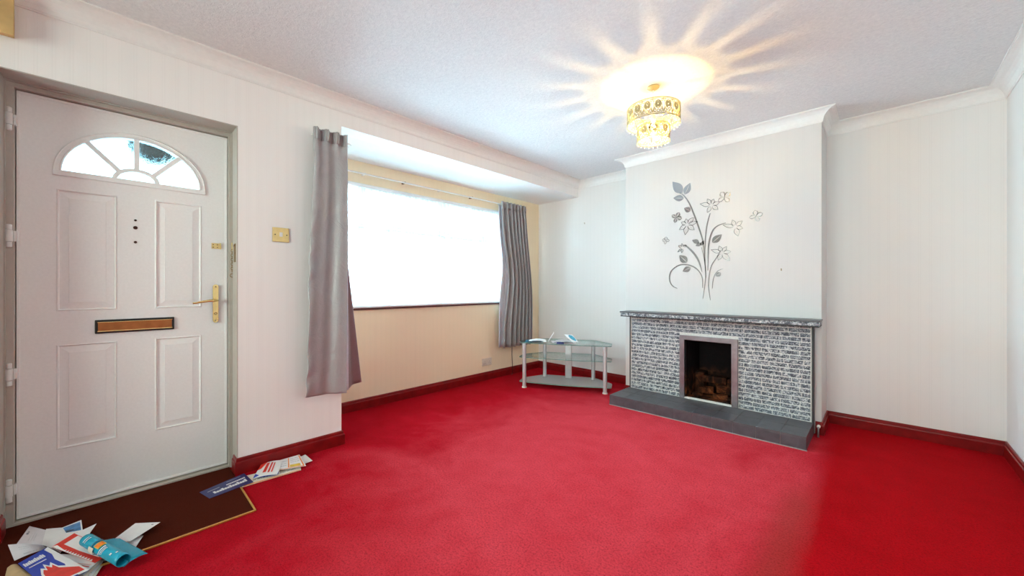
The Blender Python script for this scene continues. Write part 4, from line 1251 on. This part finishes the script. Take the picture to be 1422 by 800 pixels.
def tier(name, R, z0, z1, nm, seed):
    b = MB()
    def cyl(s, z, r=R): 
        a = s / R; return (LX + r * math.cos(a), LY + r * math.sin(a), z)
    for z, rr in ((z1, .0036), (z1 - .008, .0018), (z0 + .008, .0018), (z0, .0036)):
        b.tube([cyl(2 * PI * R * k / 64, z) for k in range(64)], rr, 6, closed=True)
    w = 2 * PI * R / nm; h = z1 - z0; zm = (z0 + z1) / 2
    for k in range(nm):
        c = (k + .5) * w
        def loop(ds, dz, ra, rb, n=16, r_=.0022):
            b.tube([cyl(c + ds + ra * math.cos(2 * PI * j / n), zm + dz + rb * math.sin(2 * PI * j / n)) for j in range(n)], r_, 5, closed=True)
        loop(0, .08 * h, w * .28, h * .24, 18, .0034)
        for j in range(5):
            a = 2 * PI * j / 5 + PI / 2
            pc = (w * .15 * math.cos(a), .08 * h + h * .125 * math.sin(a))
            for r_in in (0, -.0012):
                b.face([cyl(c + pc[0] + w * .085 * math.cos(q_), zm + pc[1] + h * .065 * math.sin(q_), R + r_in) for q_ in [2 * PI * m_ / 8 for m_ in range(8)]])
        for j in range(6):
            a = 2 * PI * j / 6; loop(w * .16 * math.cos(a), .08 * h + h * .12 * math.sin(a), w * .075, h * .06, 8, .0036)
        for sg_ in (-1, 1):
            b.tube([cyl(c + sg_ * w * (.5 - .30 * t) , z0 + h * (.06 + .32 * math.sin(PI * t * .9)), R) for t in [i / 8 for i in range(9)]], .0026, 5)
            b.tube([cyl(c + sg_ * w * (.5 - .12 * math.sin(PI * t)), z0 + h * (.05 + .9 * t), R) for t in [i / 8 for i in range(9)]], .0013, 5)
            loop(sg_ * w * .30, -.30 * h, w * .10, h * .09, 10, .0022)
            loop(sg_ * w * .36, .33 * h, w * .09, h * .08, 10, .0022)
        loop(0, -.33 * h, w * .12, h * .09, 10, .0026)
    return b.build(name, M['shade'], lamp, True)
t1 = tier('upper_shade', .163, 2.172, 2.272, 16, 1)
t2 = tier('lower_shade', .100, 2.062, 2.150, 9, 2)
b = MB()
for k in range(3):
    a = 2 * PI * k / 3 + .4
    b.tube([(LX + .012 * math.cos(a), LY + .012 * math.sin(a), 2.222), (LX + .163 * math.cos(a), LY + .163 * math.sin(a), 2.250)], .0018, 5)
    b.tube([(LX + .163 * math.cos(a), LY + .163 * math.sin(a), 2.174), (LX + .100 * math.cos(a), LY + .100 * math.sin(a), 2.150)], .0018, 5)
b.build('support_wire', M['shade'], lamp)
# beads round the lower rims
bead = MB(); bmesh.ops.create_icosphere(bead.bm, subdivisions=2, radius=.0060)
bo = bead.build('crystal_bead', M['crystal'], None, True); bo.parent = lamp
spots = [(.163, 2.158, 30), (.100, 2.050, 22)]
first = True
for R_, z_, n_ in spots:
    for k in range(n_):
        a = 2 * PI * k / n_
        o = bo if first else bo.copy()
        if not first: COL.objects.link(o); o.parent = lamp
        first = False
        o.location = (R_ * math.cos(a), R_ * math.sin(a), z_ - ZC)

# ------------------------------------------------------------------ outside: hanging basket added to darken part of the fan light
b = MB(); rr = random.Random(5)
for k in range(260):
    d = Vector((rr.gauss(0, 1), rr.gauss(0, 1), rr.gauss(0, .8))).normalized() * rr.uniform(.06, .17)
    c = Vector((-3.40, .175, 2.045)) + d * .85
    u = Vector((rr.uniform(-1, 1), rr.uniform(-1, 1), rr.uniform(-1, 1))).normalized() * .03; w = u.orthogonal().normalized() * .018
    b.face([c - u, c + w, c + u, c - w])
shr = thing('added_basket', 'dark leafy hanging basket added outside to darken part of the fan light', 'hanging basket', (-3.40, .175, 2.0))
b.build('foliage', M['leaf'], shr, fix=False)
b = MB(); b.lathe([(.03, -.10), (.09, -.07), (.13, -.01), (.14, .04), (.13, .045)], (-3.40, .175, 1.99), 20); b.build('basket', M['darkhole'], shr, True)
b = MB(); b.tube([(-3.40, .175, 2.1), (-3.40, .175, 2.5), (-3.3, .175, 2.6), (-2.965, .175, 2.62)], .006, 6); b.build('bracket', M['black'], shr)

b = MB(); b.box(-5.2, XO - .005, -1.3, 1.0, -.2, -.06, .01)  # unseen dark slab added outside to stop light rising to the door soffit
M['light_stop'] = plain('light_stop_slab', (.05, .05, .05), .8, 0, .3)
o = b.build('floor', M['light_stop']); struct(o)
# ------------------------------------------------------------------ daylight
w = bpy.data.worlds.new('sky'); sc.world = w; w.use_nodes = True
nt = w.node_tree
for n in list(nt.nodes): nt.nodes.remove(n)
wo = nt.nodes.new('ShaderNodeOutputWorld'); bg = nt.nodes.new('ShaderNodeBackground')
bg.inputs[0].default_value = (.60, .88, 1.09, 1); bg.inputs[1].default_value = 8.6
nt.links.new(bg.outputs[0], wo.inputs[0])
def portal(name, loc, rot, sx, sy):
    l = bpy.data.lights.new(name, 'AREA'); l.shape = 'RECTANGLE'; l.size = sx; l.size_y = sy; l.cycles.is_portal = True
    o = bpy.data.objects.new(name, l); COL.objects.link(o); o.location = loc; o.rotation_euler = rot
portal('daylight_portal', (XB - .15, (WY0 + WY1) / 2, (WZ0 + WZ1) / 2), (0, -PI / 2, 0), WZ1 - WZ0, WY1 - WY0)
portal('daylight_portal', ((RX0 + RX1) / 2, YREAR - .12, (RZ0 + RZ1) / 2), (PI / 2, 0, 0), RX1 - RX0, RZ1 - RZ0)

# ------------------------------------------------------------------ camera
cam = bpy.data.cameras.new('camera'); co = bpy.data.objects.new('camera', cam); COL.objects.link(co)
cam.sensor_fit = 'HORIZONTAL'; cam.sensor_width = 36.0; cam.lens = 36.0 * F / 1422.0
cam.shift_y = (Y0 - 400.0) / 1422.0
co.location = (0, 0, EYE); co.rotation_euler = (PI / 2, 0, ANG)
cam.clip_start = .02
sc.camera = co

sc.view_settings.view_transform = 'Standard'; sc.view_settings.look = 'None'
sc.view_settings.gamma = 1.0; sc.view_settings.exposure = 2.2; sc.view_settings.use_curve_mapping = False
sc.cycles.use_denoising = True
sc.cycles.max_bounces = 12; sc.cycles.diffuse_bounces = 6; sc.cycles.transparent_max_bounces = 24
sc.cycles.sample_clamp_indirect = 6.0; sc.cycles.caustics_reflective = False
